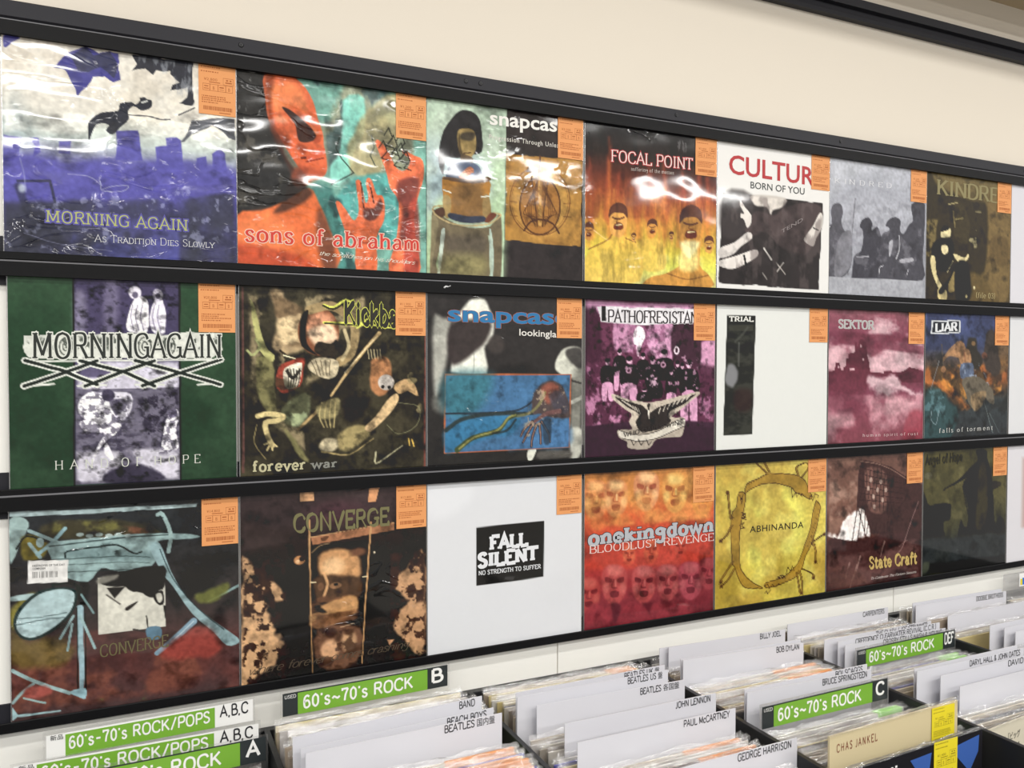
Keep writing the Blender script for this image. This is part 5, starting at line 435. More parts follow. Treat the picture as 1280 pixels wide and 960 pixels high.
(2,3): [('f','a8432f'),('g',[(0,'bd7a3c'),(150,'c8803c'),(300,'c4592e'),(420,'b8402c'),(550,'a63430'),(700,'8c3034'),(850,'772c34'),(1000,'62242c')]),('p',[-12,128,14,67,80,54,146,76,173,141,160,244,107,303,48,298,-1,232],'c87a48',10,0.9,0,1),('p',[40,63,133,81,120,126,40,120],'e0b070',20,0.7,0,1),('p',[60,145,14,130,17,162,56,167],'8a3f28',6,0.75,0,1),('b',21,199,23,33,0,'e0b070',14,0.55,0),('p',[100,147,147,139,144,171,104,171],'8a3f28',6,0.75,0,1),('b',140,208,23,33,0,'e0b070',14,0.55,0),('l',[75,151,62,196,96,202],9.5,'8a3f28',0.6,5,9.5,1),('l',[87,158,88,192],10.7,'e0b070',0.7,5,10.7,1),('p',[51,224,110,226,104,260,57,259],'8a3f28',5,0.85,0,1),('p',[138,129,163,71,227,58,292,78,318,141,306,240,254,297,196,293,148,228],'c88250',10,0.9,0,1),('p',[189,67,279,83,266,127,189,122],'eec88a',20,0.7,0,1),('p',[208,145,163,131,166,162,204,167],'8a4228',6,0.75,0,1),('b',170,197,22,32,0,'eec88a',14,0.55,0),('p',[247,147,292,139,290,170,251,170],'8a4228',6,0.75,0,1),('b',286,205,22,32,0,'eec88a',14,0.55,0),('l',[222,151,210,195,243,200],9,'8a4228',0.6,5,9,1),('l',[234,158,235,191],10.2,'eec88a',0.7,5,10.2,1),('p',[200,221,256,223,251,256,205,255],'8a4228',5,0.85,0,1),('p',[360,95,388,32,458,18,529,40,558,107,544,213,488,275,424,270,372,201],'c8845a',10,0.9,0,1),('p',[416,27,515,45,501,92,416,86],'ecc48c',20,0.7,0,1),('p',[437,111,388,96,391,129,433,135],'8a3f2c',6,0.75,0,1),('b',396,167,23,33,0,'ecc48c',14,0.55,0),('p',[480,114,529,105,527,138,484,138],'8a3f2c',6,0.75,0,1),('b',523,176,23,33,0,'ecc48c',14,0.55,0),('l',[453,118,439,164,476,171],9.5,'8a3f2c',0.6,5,9.5,1),('l',[466,125,467,160],10.7,'ecc48c',0.7,5,10.7,1),('p',[428,193,490,195,485,230,434,229],'8a3f2c',5,0.85,0,1),('p',[580,120,608,56,680,42,754,65,784,133,770,241,712,304,646,299,592,229],'cf9048',10,0.9,0,1),('p',[637,52,739,70,725,117,637,112],'e8d07c',20,0.7,0,1),('p',[659,137,608,122,611,156,655,161],'8c4626',6,0.75,0,1),('b',616,194,23,33,0,'e8d07c',14,0.55,0),('p',[703,140,755,131,752,165,708,165],'8c4626',6,0.75,0,1),('b',748,203,23,33,0,'e8d07c',14,0.55,0),('l',[675,144,661,191,699,198],9.5,'8c4626',0.6,5,9.5,1),('l',[689,151,690,187],10.7,'e8d07c',0.7,5,10.7,1),('p',[650,221,714,223,708,259,656,257],'8c4626',5,0.85,0,1),('p',[810,176,836,118,904,105,973,126,1001,189,988,288,934,345,872,340,822,276],'c4702e',10,0.9,0,1),('p',[863,114,959,131,946,174,864,169],'d89048',20,0.7,0,1),('p',[884,192,837,178,840,209,881,214],'9c4828',6,0.75,0,1),('b',844,244,20,30,0,'d89048',14,0.55,0),('p',[925,195,973,187,971,218,930,217],'9c4828',6,0.75,0,1),('b',967,253,20,30,0,'d89048',14,0.55,0),('l',[899,199,886,242,922,248],8.6,'9c4828',0.6,5,8.6,1),('l',[912,205,913,238],9.6,'d89048',0.7,5,9.6,1),('p',[876,269,936,271,930,304,881,302],'9c4828',5,0.85,0,1),('b',272,322,60,43,0,'c4703a',16,0.7,0),('b',523,319,70,50,0,'c4703a',16,0.7,0),('b',727,347,60,43,0,'c4703a',16,0.7,0),('b',906,349,70,50,0,'c4703a',16,0.7,0),('b',97,331,60,43,0,'c4703a',16,0.7,0),('n',5,5,'d8a050',0.56,0.12,0.5,[10,5,1003,23,1006,370,4,357],2),('p',[-2,448,999,493,993,641,-1,608],'b43e2c',20,0.7,0,1),('p',[280,522,293,491,328,485,363,497,377,531,370,583,342,613,311,610,286,575],'b84a34',10,0.9,0,1),('p',[307,489,356,500,349,522,307,518],'d07850',20,0.7,0,1),('p',[318,531,294,523,295,539,316,543],'7a2820',6,0.75,0,1),('b',297,558,11,17,0,'d07850',14,0.55,0),('p',[338,533,363,530,361,546,341,545],'7a2820',6,0.75,0,1),('b',359,565,11,17,0,'d07850',14,0.55,0),('l',[325,535,319,558,337,561],4.8,'7a2820',0.6,5,4.8,1),('l',[332,538,332,556],5.4,'d07850',0.7,5,5.4,1),('p',[313,572,344,574,341,591,316,590],'7a2820',5,0.85,0,1),('p',[437,508,453,471,496,464,539,479,556,520,548,584,514,620,476,616,444,573],'b4442f',10,0.9,0,1),('p',[470,469,530,482,522,509,471,505],'cc6a48',20,0.7,0,1),('p',[483,520,454,510,456,530,481,534],'78281f',6,0.75,0,1),('b',458,553,14,20,0,'cc6a48',14,0.55,0),('p',[509,523,539,518,537,538,512,537],'78281f',6,0.75,0,1),('b',535,561,14,20,0,'cc6a48',14,0.55,0),('l',[493,525,485,552,507,557],5.7,'78281f',0.6,5,5.7,1),('l',[501,529,502,550],6.4,'cc6a48',0.7,5,6.4,1),('p',[478,569,515,572,512,593,481,591],'78281f',5,0.85,0,1),('p',[676,512,691,480,728,475,765,487,780,522,773,576,743,606,710,603,683,567],'ac3c30',10,0.9,0,1),('p',[706,479,757,489,750,513,706,509],'c25a44',20,0.7,0,1),('p',[717,522,691,514,693,531,715,534],'6e2420',6,0.75,0,1),('b',695,550,11,17,0,'c25a44',14,0.55,0),('p',[739,524,765,520,764,537,741,536],'6e2420',6,0.75,0,1),('b',762,557,11,17,0,'c25a44',14,0.55,0),('l',[725,526,718,549,737,553],4.8,'6e2420',0.6,5,4.8,1),('l',[732,529,733,548],5.4,'c25a44',0.7,5,5.4,1),('p',[712,564,745,566,742,584,715,582],'6e2420',5,0.85,0,1),('p',[-50,721,-27,668,32,659,91,681,116,741,104,833,56,884,3,877,-41,815],'9c3c3a',10,0.9,0,1),('p',[-4,665,79,685,68,725,-3,717],'b45a50',20,0.7,0,1),('p',[14,739,-27,724,-25,753,11,760],'5c1f24',6,0.75,0,1),('b',-21,787,20,30,0,'b45a50',14,0.55,0),('p',[50,744,92,738,89,767,54,765],'5c1f24',6,0.75,0,1),('b',86,800,20,30,0,'b45a50',14,0.55,0),('l',[27,746,16,786,47,793],8.6,'5c1f24',0.6,5,8.6,1),('l',[38,753,39,784],9.6,'b45a50',0.7,5,9.6,1),('p',[6,811,59,815,54,846,11,842],'5c1f24',5,0.85,0,1),('p',[125,668,151,607,219,597,287,622,315,689,302,794,247,851,186,844,136,774],'a04444',10,0.9,0,1),('p',[178,604,273,626,260,671,178,662],'bd6a62',20,0.7,0,1),('p',[199,688,152,671,154,704,195,711],'5e2228',6,0.75,0,1),('b',159,741,23,33,0,'bd6a62',14,0.55,0),('p',[240,693,288,686,285,719,244,716],'5e2228',6,0.75,0,1),('b',281,756,23,33,0,'bd6a62',14,0.55,0),('l',[214,695,200,741,236,748],9.5,'5e2228',0.6,5,9.5,1),('l',[226,703,228,738],10.7,'bd6a62',0.7,5,10.7,1),('p',[190,768,250,773,244,808,195,804],'5e2228',5,0.85,0,1),('p',[348,695,374,637,440,627,508,651,535,716,522,817,469,873,408,865,359,797],'a24444',10,0.9,0,1),('p',[400,634,494,655,481,699,401,690],'b96460',20,0.7,0,1),('p',[421,715,374,698,377,730,417,737],'4e1c22',6,0.75,0,1),('b',381,766,22,32,0,'b96460',14,0.55,0),('p',[461,719,508,713,506,745,465,742],'4e1c22',6,0.75,0,1),('b',502,781,22,32,0,'b96460',14,0.55,0),('l',[435,722,422,766,457,773],9,'4e1c22',0.6,5,9,1),('l',[448,729,449,763],10.2,'b96460',0.7,5,10.2,1),('p',[412,793,471,797,466,831,417,827],'4e1c22',5,0.85,0,1),('p',[536,707,561,650,626,641,692,664,719,727,707,824,654,878,595,870,547,805],'9c4446',10,0.9,0,1),('p',[587,648,679,668,666,710,588,702],'b2605c',20,0.7,0,1),('p',[607,726,562,710,565,740,604,747],'5a2228',6,0.75,0,1),('b',569,775,20,30,0,'b2605c',14,0.55,0),('p',[647,730,693,724,690,755,651,752],'5a2228',6,0.75,0,1),('b',687,789,20,30,0,'b2605c',14,0.55,0),('l',[622,733,609,775,643,782],8.6,'5a2228',0.6,5,8.6,1),('l',[634,739,635,772],9.6,'b2605c',0.7,5,9.6,1),('p',[599,800,656,805,651,837,604,834],'5a2228',5,0.85,0,1),('p',[712,712,740,651,811,641,882,666,912,734,898,838,841,895,777,887,724,817],'94404a',10,0.9,0,1),('p',[768,649,868,671,854,716,769,707],'aa5a5c',20,0.7,0,1),('p',[790,732,740,715,744,748,786,755],'5a222a',6,0.75,0,1),('b',748,785,22,32,0,'aa5a5c',14,0.55,0),('p',[833,737,883,731,880,763,837,761],'5a222a',6,0.75,0,1),('b',876,800,22,32,0,'aa5a5c',14,0.55,0),('l',[806,740,792,784,829,792],9,'5a222a',0.6,5,9,1),('l',[819,747,820,782],10.2,'aa5a5c',0.7,5,10.2,1),('p',[781,812,843,817,838,852,787,848],'5a222a',5,0.85,0,1),('p',[877,688,901,637,962,628,1024,649,1049,707,1037,795,988,844,933,837,888,778],'8c3a40',10,0.9,0,1),('p',[925,634,1011,653,999,691,926,684],'9c4a4c',20,0.7,0,1),('p',[944,705,901,691,904,719,941,725],'5a2228',6,0.75,0,1),('b',908,751,18,27,0,'9c4a4c',14,0.55,0),('p',[981,709,1024,704,1022,732,985,729],'5a2228',6,0.75,0,1),('b',1018,763,18,27,0,'9c4a4c',14,0.55,0),('l',[958,712,946,750,978,756],7.6,'5a2228',0.6,5,7.6,1),('l',[969,718,970,748],8.6,'9c4a4c',0.7,5,8.6,1),('p',[936,774,990,778,986,807,941,804],'5a2228',5,0.85,0,1),('b',99,908,114,83,0,'823038',16,0.85,0),('b',344,940,114,83,0,'823038',16,0.85,0),('b',542,966,114,83,0,'823038',16,0.85,0),('b',717,989,114,83,0,'823038',16,0.85,0),('p',[193,850,261,865,241,962,214,958],'4a2028',14,0.8,8,1),('p',[428,868,513,879,485,947],'501e26',14,0.8,0,1),('x',10,10,0.32,None,3),('t','onekingdown',24,460,999,456,86,'b9bcc2','slab',2.2,'2c2528',4,1),('t','BLOODLUST REVENGE',34,511,1002,518,48,'eed2cc','serif',1,None,0,1)],
(2,4): [('f','c2aa3e'),('g',[(0,'c0a848'),(400,'cdb94a'),(700,'cab548'),(1000,'c2ae40')]),('b',513,507,302,320,0,'dad45c',80,0.9,0),('b',578,612,143,135,0,'dbd76a',60,0.8,0),('n',4,4,'b08f38',0.52,0.14,0.6,None,2),('n',7,7,'dcd268',0.58,0.12,0.5,None,5),('p',[16,653,203,685,176,958,11,962],'a0892e',50,0.7,0,1),('p',[579,686,775,681,677,796,548,782],'a8902e',40,0.6,0,1),('p',[199,210,221,205,252,222,257,268,209,481,211,698,250,774,328,844,406,883,398,891,266,873,212,818,166,717,143,666,132,378,177,310,184,251],'9a7624',6,0.85,3,1),('l',[199,210,221,205,252,222,257,268,209,481,211,698,250,774,328,844,406,883,398,891,266,873,212,818,166,717,143,666,132,378,177,310,184,251,199,210],6.1,'3d2413',0.95,2,6.1,1),('p',[247,195,274,149,351,129,445,98,540,98,653,110,735,127,801,169,836,234,870,286,836,297,770,267,703,238,670,204,557,172,461,160,383,168,290,198,257,220],'9a7624',6,0.85,3,1),('l',[247,195,274,149,351,129,445,98,540,98,653,110,735,127,801,169,836,234,870,286,836,297,770,267,703,238,670,204,557,172,461,160,383,168,290,198,257,220,247,195],6.1,'3d2413',0.95,2,6.1,1),('p',[904,314,947,355,931,443,907,529,858,639,808,710,776,794,711,850,613,876,533,892,446,894,437,862,485,852,597,837,694,785,751,729,807,609,856,500,871,413],'9a7624',6,0.85,3,1),('l',[904,314,947,355,931,443,907,529,858,639,808,710,776,794,711,850,613,876,533,892,446,894,437,862,485,852,597,837,694,785,751,729,807,609,856,500,871,413,904,314],6.1,'3d2413',0.95,2,6.1,1),('l',[147,380,125,354,109,246,101,192],9.8,'8a6a24',0.9,3,9.8,1),('l',[155,380,132,355,116,246,108,192],4.9,'3d2413',0.95,2,4.9,1),('l',[140,379,117,353,101,245,93,191],4.9,'3d2413',0.95,2,4.9,1),('l',[140,391,125,372],9.8,'8a6a24',0.9,3,9.8,1),('l',[147,392,132,373],4.9,'3d2413',0.95,2,4.9,1),('l',[132,390,117,371],4.9,'3d2413',0.95,2,4.9,1),('l',[140,427,96,495,44,526],9.8,'8a6a24',0.9,3,9.8,1),('l',[148,428,103,495,52,526],4.9,'3d2413',0.95,2,4.9,1),('l',[133,426,88,494,37,525],4.9,'3d2413',0.95,2,4.9,1),('l',[150,679,83,756,47,799],9.8,'8a6a24',0.9,3,9.8,1),('l',[158,680,91,757,54,800],4.9,'3d2413',0.95,2,4.9,1),('l',[143,678,76,755,39,798],4.9,'3d2413',0.95,2,4.9,1),('l',[166,729,114,795,54,836],9.8,'8a6a24',0.9,3,9.8,1),('l',[173,730,121,796,62,837],4.9,'3d2413',0.95,2,4.9,1),('l',[158,728,106,794,47,835],4.9,'3d2413',0.95,2,4.9,1),('l',[445,92,350,14],9.8,'8a6a24',0.9,3,9.8,1),('l',[453,93,358,15],4.9,'3d2413',0.95,2,4.9,1),('l',[437,92,342,14],4.9,'3d2413',0.95,2,4.9,1),('l',[468,87,420,12],9.8,'8a6a24',0.9,3,9.8,1),('l',[476,88,428,12],4.9,'3d2413',0.95,2,4.9,1),('l',[460,87,412,11],4.9,'3d2413',0.95,2,4.9,1),('l',[735,127,718,64,791,37],9.8,'8a6a24',0.9,3,9.8,1),('l',[743,128,726,65,800,37],4.9,'3d2413',0.95,2,4.9,1),('l',[727,127,709,64,783,36],4.9,'3d2413',0.95,2,4.9,1),('l',[768,136,833,70,816,38],9.8,'8a6a24',0.9,3,9.8,1),('l',[776,136,842,71,825,38],4.9,'3d2413',0.95,2,4.9,1),('l',[760,135,825,70,808,38],4.9,'3d2413',0.95,2,4.9,1),('l',[874,615,941,583,992,562],9.8,'8a6a24',0.9,3,9.8,1),('l',[883,616,950,584,1001,563],4.9,'3d2413',0.95,2,4.9,1),('l',[866,614,933,582,984,562],4.9,'3d2413',0.95,2,4.9,1),('l',[891,629,909,694,906,758],9.8,'8a6a24',0.9,3,9.8,1),('l',[900,630,917,695,915,758],4.9,'3d2413',0.95,2,4.9,1),('l',[883,628,900,694,898,757],4.9,'3d2413',0.95,2,4.9,1),('l',[883,641,873,564],9.8,'8a6a24',0.9,3,9.8,1),('l',[891,642,882,565],4.9,'3d2413',0.95,2,4.9,1),('l',[874,640,865,564],4.9,'3d2413',0.95,2,4.9,1),('l',[776,794,877,843,894,877],9.8,'8a6a24',0.9,3,9.8,1),('l',[785,795,886,844,903,878],4.9,'3d2413',0.95,2,4.9,1),('l',[768,793,869,842,886,876],4.9,'3d2413',0.95,2,4.9,1),('l',[752,804,777,883,775,970],9.8,'8a6a24',0.9,3,9.8,1),('l',[760,805,786,883,783,971],4.9,'3d2413',0.95,2,4.9,1),('l',[743,803,769,882,767,969],4.9,'3d2413',0.95,2,4.9,1),('l',[727,814,762,969],9.8,'8a6a24',0.9,3,9.8,1),('l',[735,815,770,970],4.9,'3d2413',0.95,2,4.9,1),('l',[719,813,754,968],4.9,'3d2413',0.95,2,4.9,1),('b',101,203,17,12,0,'5a3a1c',5,0.8,0),('l',[101,203,86,219],4.9,'3d2413',0.9,3,4.9,1),('l',[101,203,101,220],4.9,'3d2413',0.9,3,4.9,1),('l',[101,203,116,221],4.9,'3d2413',0.9,3,4.9,1),('b',47,526,17,12,0,'5a3a1c',5,0.8,0),('l',[47,526,32,541],4.9,'3d2413',0.9,3,4.9,1),('l',[47,526,47,543],4.9,'3d2413',0.9,3,4.9,1),('l',[47,526,62,544],4.9,'3d2413',0.9,3,4.9,1),('b',50,806,17,12,0,'5a3a1c',5,0.8,0),('l',[50,806,35,821],4.9,'3d2413',0.9,3,4.9,1),('l',[50,806,50,822],4.9,'3d2413',0.9,3,4.9,1),('l',[50,806,65,824],4.9,'3d2413',0.9,3,4.9,1),('b',54,836,17,12,0,'5a3a1c',5,0.8,0),('l',[54,836,40,851],4.9,'3d2413',0.9,3,4.9,1),('l',[54,836,54,853],4.9,'3d2413',0.9,3,4.9,1),('l',[54,836,69,854],4.9,'3d2413',0.9,3,4.9,1),('b',992,562,17,12,0,'5a3a1c',5,0.8,0),('l',[992,562,975,579],4.9,'3d2413',0.9,3,4.9,1),('l',[992,562,992,580],4.9,'3d2413',0.9,3,4.9,1),('l',[992,562,1009,582],4.9,'3d2413',0.9,3,4.9,1),('b',906,758,17,12,0,'5a3a1c',5,0.8,0),('l',[906,758,890,774],4.9,'3d2413',0.9,3,4.9,1),('l',[906,758,907,775],4.9,'3d2413',0.9,3,4.9,1),('l',[906,758,924,777],4.9,'3d2413',0.9,3,4.9,1),('b',886,870,17,12,0,'5a3a1c',5,0.8,0),('l',[886,870,869,885],4.9,'3d2413',0.9,3,4.9,1),('l',[886,870,886,887],4.9,'3d2413',0.9,3,4.9,1),('l',[886,870,903,889],4.9,'3d2413',0.9,3,4.9,1),('b',775,968,17,12,0,'5a3a1c',5,0.8,0),('l',[775,968,759,984],4.9,'3d2413',0.9,3,4.9,1),('l',[775,968,775,986],4.9,'3d2413',0.9,3,4.9,1),('l',[775,968,792,988],4.9,'3d2413',0.9,3,4.9,1),('l',[670,204,679,279,712,238,720,276,744,246],6.1,'3d2413',0.95,2,6.1,0),('l',[223,350,258,358,228,368,261,383,223,386,262,401],6.1,'3d2413',0.95,2,6.1,0),('l',[208,433,249,418,224,440,250,454,213,457],6.1,'3d2413',0.95,2,6.1,0),('l',[581,842,548,832,597,819,621,846],6.1,'3d2413',0.95,2,6.1,0),('l',[629,816,645,768,669,802,685,766,702,799],6.1,'3d2413',0.95,2,6.1,0),('l',[430,880,461,871,477,898,501,876,525,897,565,877],6.1,'3d2413',0.95,2,6.1,0),('l',[836,297,856,273,873,312,895,265,929,278,920,296],6.1,'3d2413',0.95,2,6.1,0),('l',[206,228,222,290,232,230,214,265],6.1,'3d2413',0.95,2,6.1,0),('l',[438,930,451,913,462,939,486,913],6.1,'3d2413',0.95,2,6.1,0),('l',[229,368,243,360,257,370,243,379,229,368],4.9,'3d2413',1,3,4.9,1),('l',[755,266,769,257,784,268,770,277,755,266],4.9,'3d2413',1,3,4.9,1),('l',[560,831,574,822,589,834,574,842,560,831],4.9,'3d2413',1,3,4.9,1),('l',[579,833,593,824,608,836,594,844,579,833],4.9,'3d2413',1,3,4.9,1),('l',[259,174,265,158],3.7,'3d2413',0.8,3,3.7,1),('l',[930,379,944,388],3.7,'3d2413',0.8,3,3.7,1),('l',[281,166,287,150],3.7,'3d2413',0.8,3,3.7,1),('l',[917,411,931,420],3.7,'3d2413',0.8,3,3.7,1),('l',[302,158,308,141],3.7,'3d2413',0.8,3,3.7,1),('l',[904,443,917,452],3.7,'3d2413',0.8,3,3.7,1),('l',[324,149,330,133],3.7,'3d2413',0.8,3,3.7,1),('l',[891,475,904,484],3.7,'3d2413',0.8,3,3.7,1),('l',[345,141,351,124],3.7,'3d2413',0.8,3,3.7,1),('l',[878,507,891,515],3.7,'3d2413',0.8,3,3.7,1),('l',[367,133,373,116],3.7,'3d2413',0.8,3,3.7,1),('l',[865,538,878,547],3.7,'3d2413',0.8,3,3.7,1),('l',[389,124,395,108],3.7,'3d2413',0.8,3,3.7,1),('l',[852,570,865,579],3.7,'3d2413',0.8,3,3.7,1),('l',[410,116,416,99],3.7,'3d2413',0.8,3,3.7,1),('l',[839,602,852,610],3.7,'3d2413',0.8,3,3.7,1),('l',[432,107,438,91],3.7,'3d2413',0.8,3,3.7,1),('l',[826,633,839,642],3.7,'3d2413',0.8,3,3.7,1),('x',6,6,0.18,None,3),('t','ABHINANDA',296,493,786,500,47,'2f2a16','sans',1,None,0,1.1)],
(2,5): [('f','4a2d27'),('g',[(0,'5b4038'),(350,'6b4a3e'),(520,'4a2c26'),(1000,'3d2626')]),('n',3,4,'8a6858',0.48,0.14,0.8,[10,16,353,20,310,514,19,611],2),('n',6,7,'a88878',0.58,0.1,0.6,[11,64,321,142,309,452,17,489],5),('p',[19,611,109,571,157,464,223,420,291,401,394,433,449,601,398,634,227,631],'efe6e2',14,0.95,45,1),('p',[19,624,227,631,398,646,608,615,992,623,990,1040,-1,975],'3c2524',6,1,8,1),('n',4,9,'6b4c48',0.55,0.12,0.6,[19,660,974,673,980,1013,-1,963],4),('p',[337,50,388,46,653,110,817,196,1013,273,1011,624,644,618,449,601,377,420,299,389,312,142],'3a2422',3,1,0,0),('p',[389,109,600,158,605,437,446,437,392,308],'6b4a42',10,0.9,0,1),('l',[345,57,365,219,308,390],6.3,'2c1a19',0.95,3,6.3,1),('l',[387,70,400,229,352,398],6.3,'2c1a19',0.95,3,6.3,1),('l',[428,83,434,239,397,406],6.3,'2c1a19',0.95,3,6.3,1),('l',[470,97,469,248,443,415],6.3,'2c1a19',0.95,3,6.3,1),('l',[513,110,505,258,488,423],6.3,'2c1a19',0.95,3,6.3,1),('l',[555,124,540,268,534,432],6.3,'2c1a19',0.95,3,6.3,1),('l',[598,138,575,278,580,440],6.3,'2c1a19',0.95,3,6.3,1),('l',[641,152,611,288,626,449],6.3,'2c1a19',0.95,3,6.3,1),('l',[684,165,647,298,673,457],6.3,'2c1a19',0.95,3,6.3,1),('l',[324,93,459,131,781,207],6.3,'2c1a19',0.9,3,6.3,1),('l',[324,142,460,176,781,245],6.3,'2c1a19',0.9,3,6.3,1),('l',[325,192,460,222,782,284],6.3,'2c1a19',0.9,3,6.3,1),('l',[326,242,461,267,783,322],6.3,'2c1a19',0.9,3,6.3,1),('l',[327,292,462,312,783,361],6.3,'2c1a19',0.9,3,6.3,1),('l',[328,341,462,357,784,399],6.3,'2c1a19',0.9,3,6.3,1),('b',417,260,14,18,0,'bda496',3,0.8,0),('b',471,326,14,18,0,'bda496',3,0.8,0),('b',443,199,14,18,0,'bda496',3,0.8,0),('b',514,279,14,18,0,'bda496',3,0.8,0),('b',548,218,14,18,0,'bda496',3,0.8,0),('b',568,358,14,18,0,'bda496',3,0.8,0),('b',481,402,14,18,0,'bda496',3,0.8,0),('b',602,285,14,18,0,'bda496',3,0.8,0),('l',[337,56,493,77,653,129,827,216],6.3,'8a6a5c',0.8,3,6.3,1),('l',[308,390,248,682],8.8,'321e1c',1,2,8.8,0),('l',[351,405,305,675],8.8,'321e1c',1,2,8.8,0),('l',[317,403,398,634],8.8,'321e1c',1,2,8.8,0),('l',[386,433,380,607],8.8,'321e1c',1,2,8.8,0),('l',[430,474,401,609],8.8,'321e1c',1,2,8.8,0),('l',[465,527,449,613],8.8,'321e1c',1,2,8.8,0),('l',[509,530,484,604],8.8,'321e1c',1,2,8.8,0),('l',[553,547,519,607],8.8,'321e1c',1,2,8.8,0),('l',[589,537,590,601],8.8,'321e1c',1,2,8.8,0),('l',[632,477,625,597],8.8,'321e1c',1,2,8.8,0),('l',[959,399,861,586,790,734,736,780],7.6,'8a6a66',0.8,3,7.6,1),('l',[754,730,835,687],10.1,'8a6a66',0.6,3,10.1,1),('l',[595,677,574,726,554,787],15.1,'8f7068',0.8,6,6.3,1),('l',[343,766,323,814,303,874],15.1,'8f7068',0.8,6,6.3,1),('l',[309,825,290,873,270,933],15.1,'8f7068',0.8,6,6.3,1),('l',[233,804,213,852,194,912],15.1,'8f7068',0.8,6,6.3,1),('l',[276,896,257,943,237,1003],15.1,'8f7068',0.8,6,6.3,1),('p',[22,831,230,829,403,960,65,971],'573a34',20,0.7,0,1),('x',12,14,0.5,None,3),('t','State Craft',432,865,952,877,83,'cdb26c','black',1.5,None,0,1),('t','To Celebrate The Forlorn Seasons',455,951,946,952,18,'e8dfd8','script',0.6,None,0,1)],
(2,6): [('f','2e2c1c'),('g',[(0,'4a4526'),(400,'514c2b'),(620,'3b3a26'),(760,'262822'),(1000,'20221e')]),('n',4,4,'3a3720',0.52,0.14,0.6,None,3),('n',7,7,'6b6540',0.6,0.1,0.5,[8,182,493,142,462,584,110,555],5),('p',[611,27,735,32,757,101,801,200,825,311,852,574,875,673,877,728,545,699,531,508,456,301,495,250,259,329,240,314,395,257,534,171,634,109],'1d1a12',5,1,4,1),('p',[665,151,738,169,766,499,708,659,625,652,639,354],'37321f',14,0.8,0,1),('l',[456,315,553,618],10.8,'15130d',0.9,3,10.8,1),('p',[824,297,909,302,931,331,826,366],'24200f',6,1,5,1),('b',909,323,28,19,0,'2e2916',5,1,0),('p',[-9,324,30,366,69,434,184,429,281,436,321,479,303,571,226,591,248,712,-1,703],'1c1911',6,1,10,1),('l',[259,329,337,307],16.2,'4f4826',0.9,5,16.2,1),('p',[405,700,442,582,483,640,544,645,586,703,567,755,406,740],'1c1911',5,1,4,1),('p',[875,673,916,586,981,640,994,739,898,744],'232016',5,1,5,1),('b',55,204,44,27,0,'5d5a44',6,0.8,0),('b',407,824,24,9,0,'6e7268',5,1,0),('p',[-1,703,405,713,994,739,998,920,2,886],'2a2e30',20,0.85,14,1),('p',[78,894,429,904,923,913,998,920,989,996,42,969],'16171a',10,0.9,12,1),('p',[2,886,78,888,60,958,-24,962],'454a3c',14,0.8,0,1),('x',10,10,0.4,None,3),('t','Angel of Hope',16,117,452,103,67,'1b1910','black',1.5,None,0,1)],
(0,7): [('f','dcdbe2')],
(1,7): [('f','dedfe2')],
(2,7): [('f','dddbe0'),('p',[187,109,927,115,945,721,189,708],'cdb9b6',2,1,0,0),('p',[205,118,903,123,921,710,206,701],'b58f88',6,0.8,0,0),('n',5,5,'8f6a66',0.55,0.1,0.5,[214,127,880,131,896,702,219,692],3)]}
OFF = [0, -.0017, -.0043, -.0024, -.0027, -.0041, -.0048, -.005]; WID = [.3155, .3125, .3135]; RH = .313
LAB = {(0,0):'shrink-wrapped record with pale sky over a violet city skyline and yellow title',(0,1):'shrink-wrapped record showing an orange face in profile and raised orange hands',
(0,2):'record with black-haired figure inside a hollow body beside a brown circular diagram',(0,3):'record with screaming heads in yellow and orange flames',
(0,4):'white record with large red title above a dark brown photo of people',(0,5):'pale grey record with silhouettes of people standing outdoors',
(0,6):'olive brown record with a young man in black T-shirt playing guitar',(0,7):'plain white record at the right end of the top row, cut by photo edge',
(1,0):'green record with purple engraved strip and outlined white logo with three X shapes',(1,1):'dark record with fanged monsters and yellow-green black-letter title',
(1,2):'black and white record with bold blue title and framed blue painting',(1,3):'dark purple-tinted record with group photo above an eagle emblem on a ribbon',
(1,4):'white record with narrow black vertical strip at its left',(1,5):'dusky pink record with castle ruin and clouds reflected in water',
(1,6):'record with painted muscular warrior under blue sky and small boxed title',(1,7):'plain white record at the right end of the middle row, cut by photo edge',
(2,0):'dark painted record with pale blue limbs, square black and white photo and white barcode sticker',(2,1):'dark brown record with cream blotches at both sides and two upright poles',
(2,2):'white record with small black square holding stencilled white words',(2,3):'red and orange record covered with rows of crying faces and silver title',
(2,4):'yellow record with ring of outlined creatures around a thin black title',(2,5):'brown record with wrecked wooden ship hull and gold black-letter title',
(2,6):'dark olive record with robed dark statue holding out one arm',(2,7):'white record with pinkish picture at right end of the bottom row, cut by photo edge'}
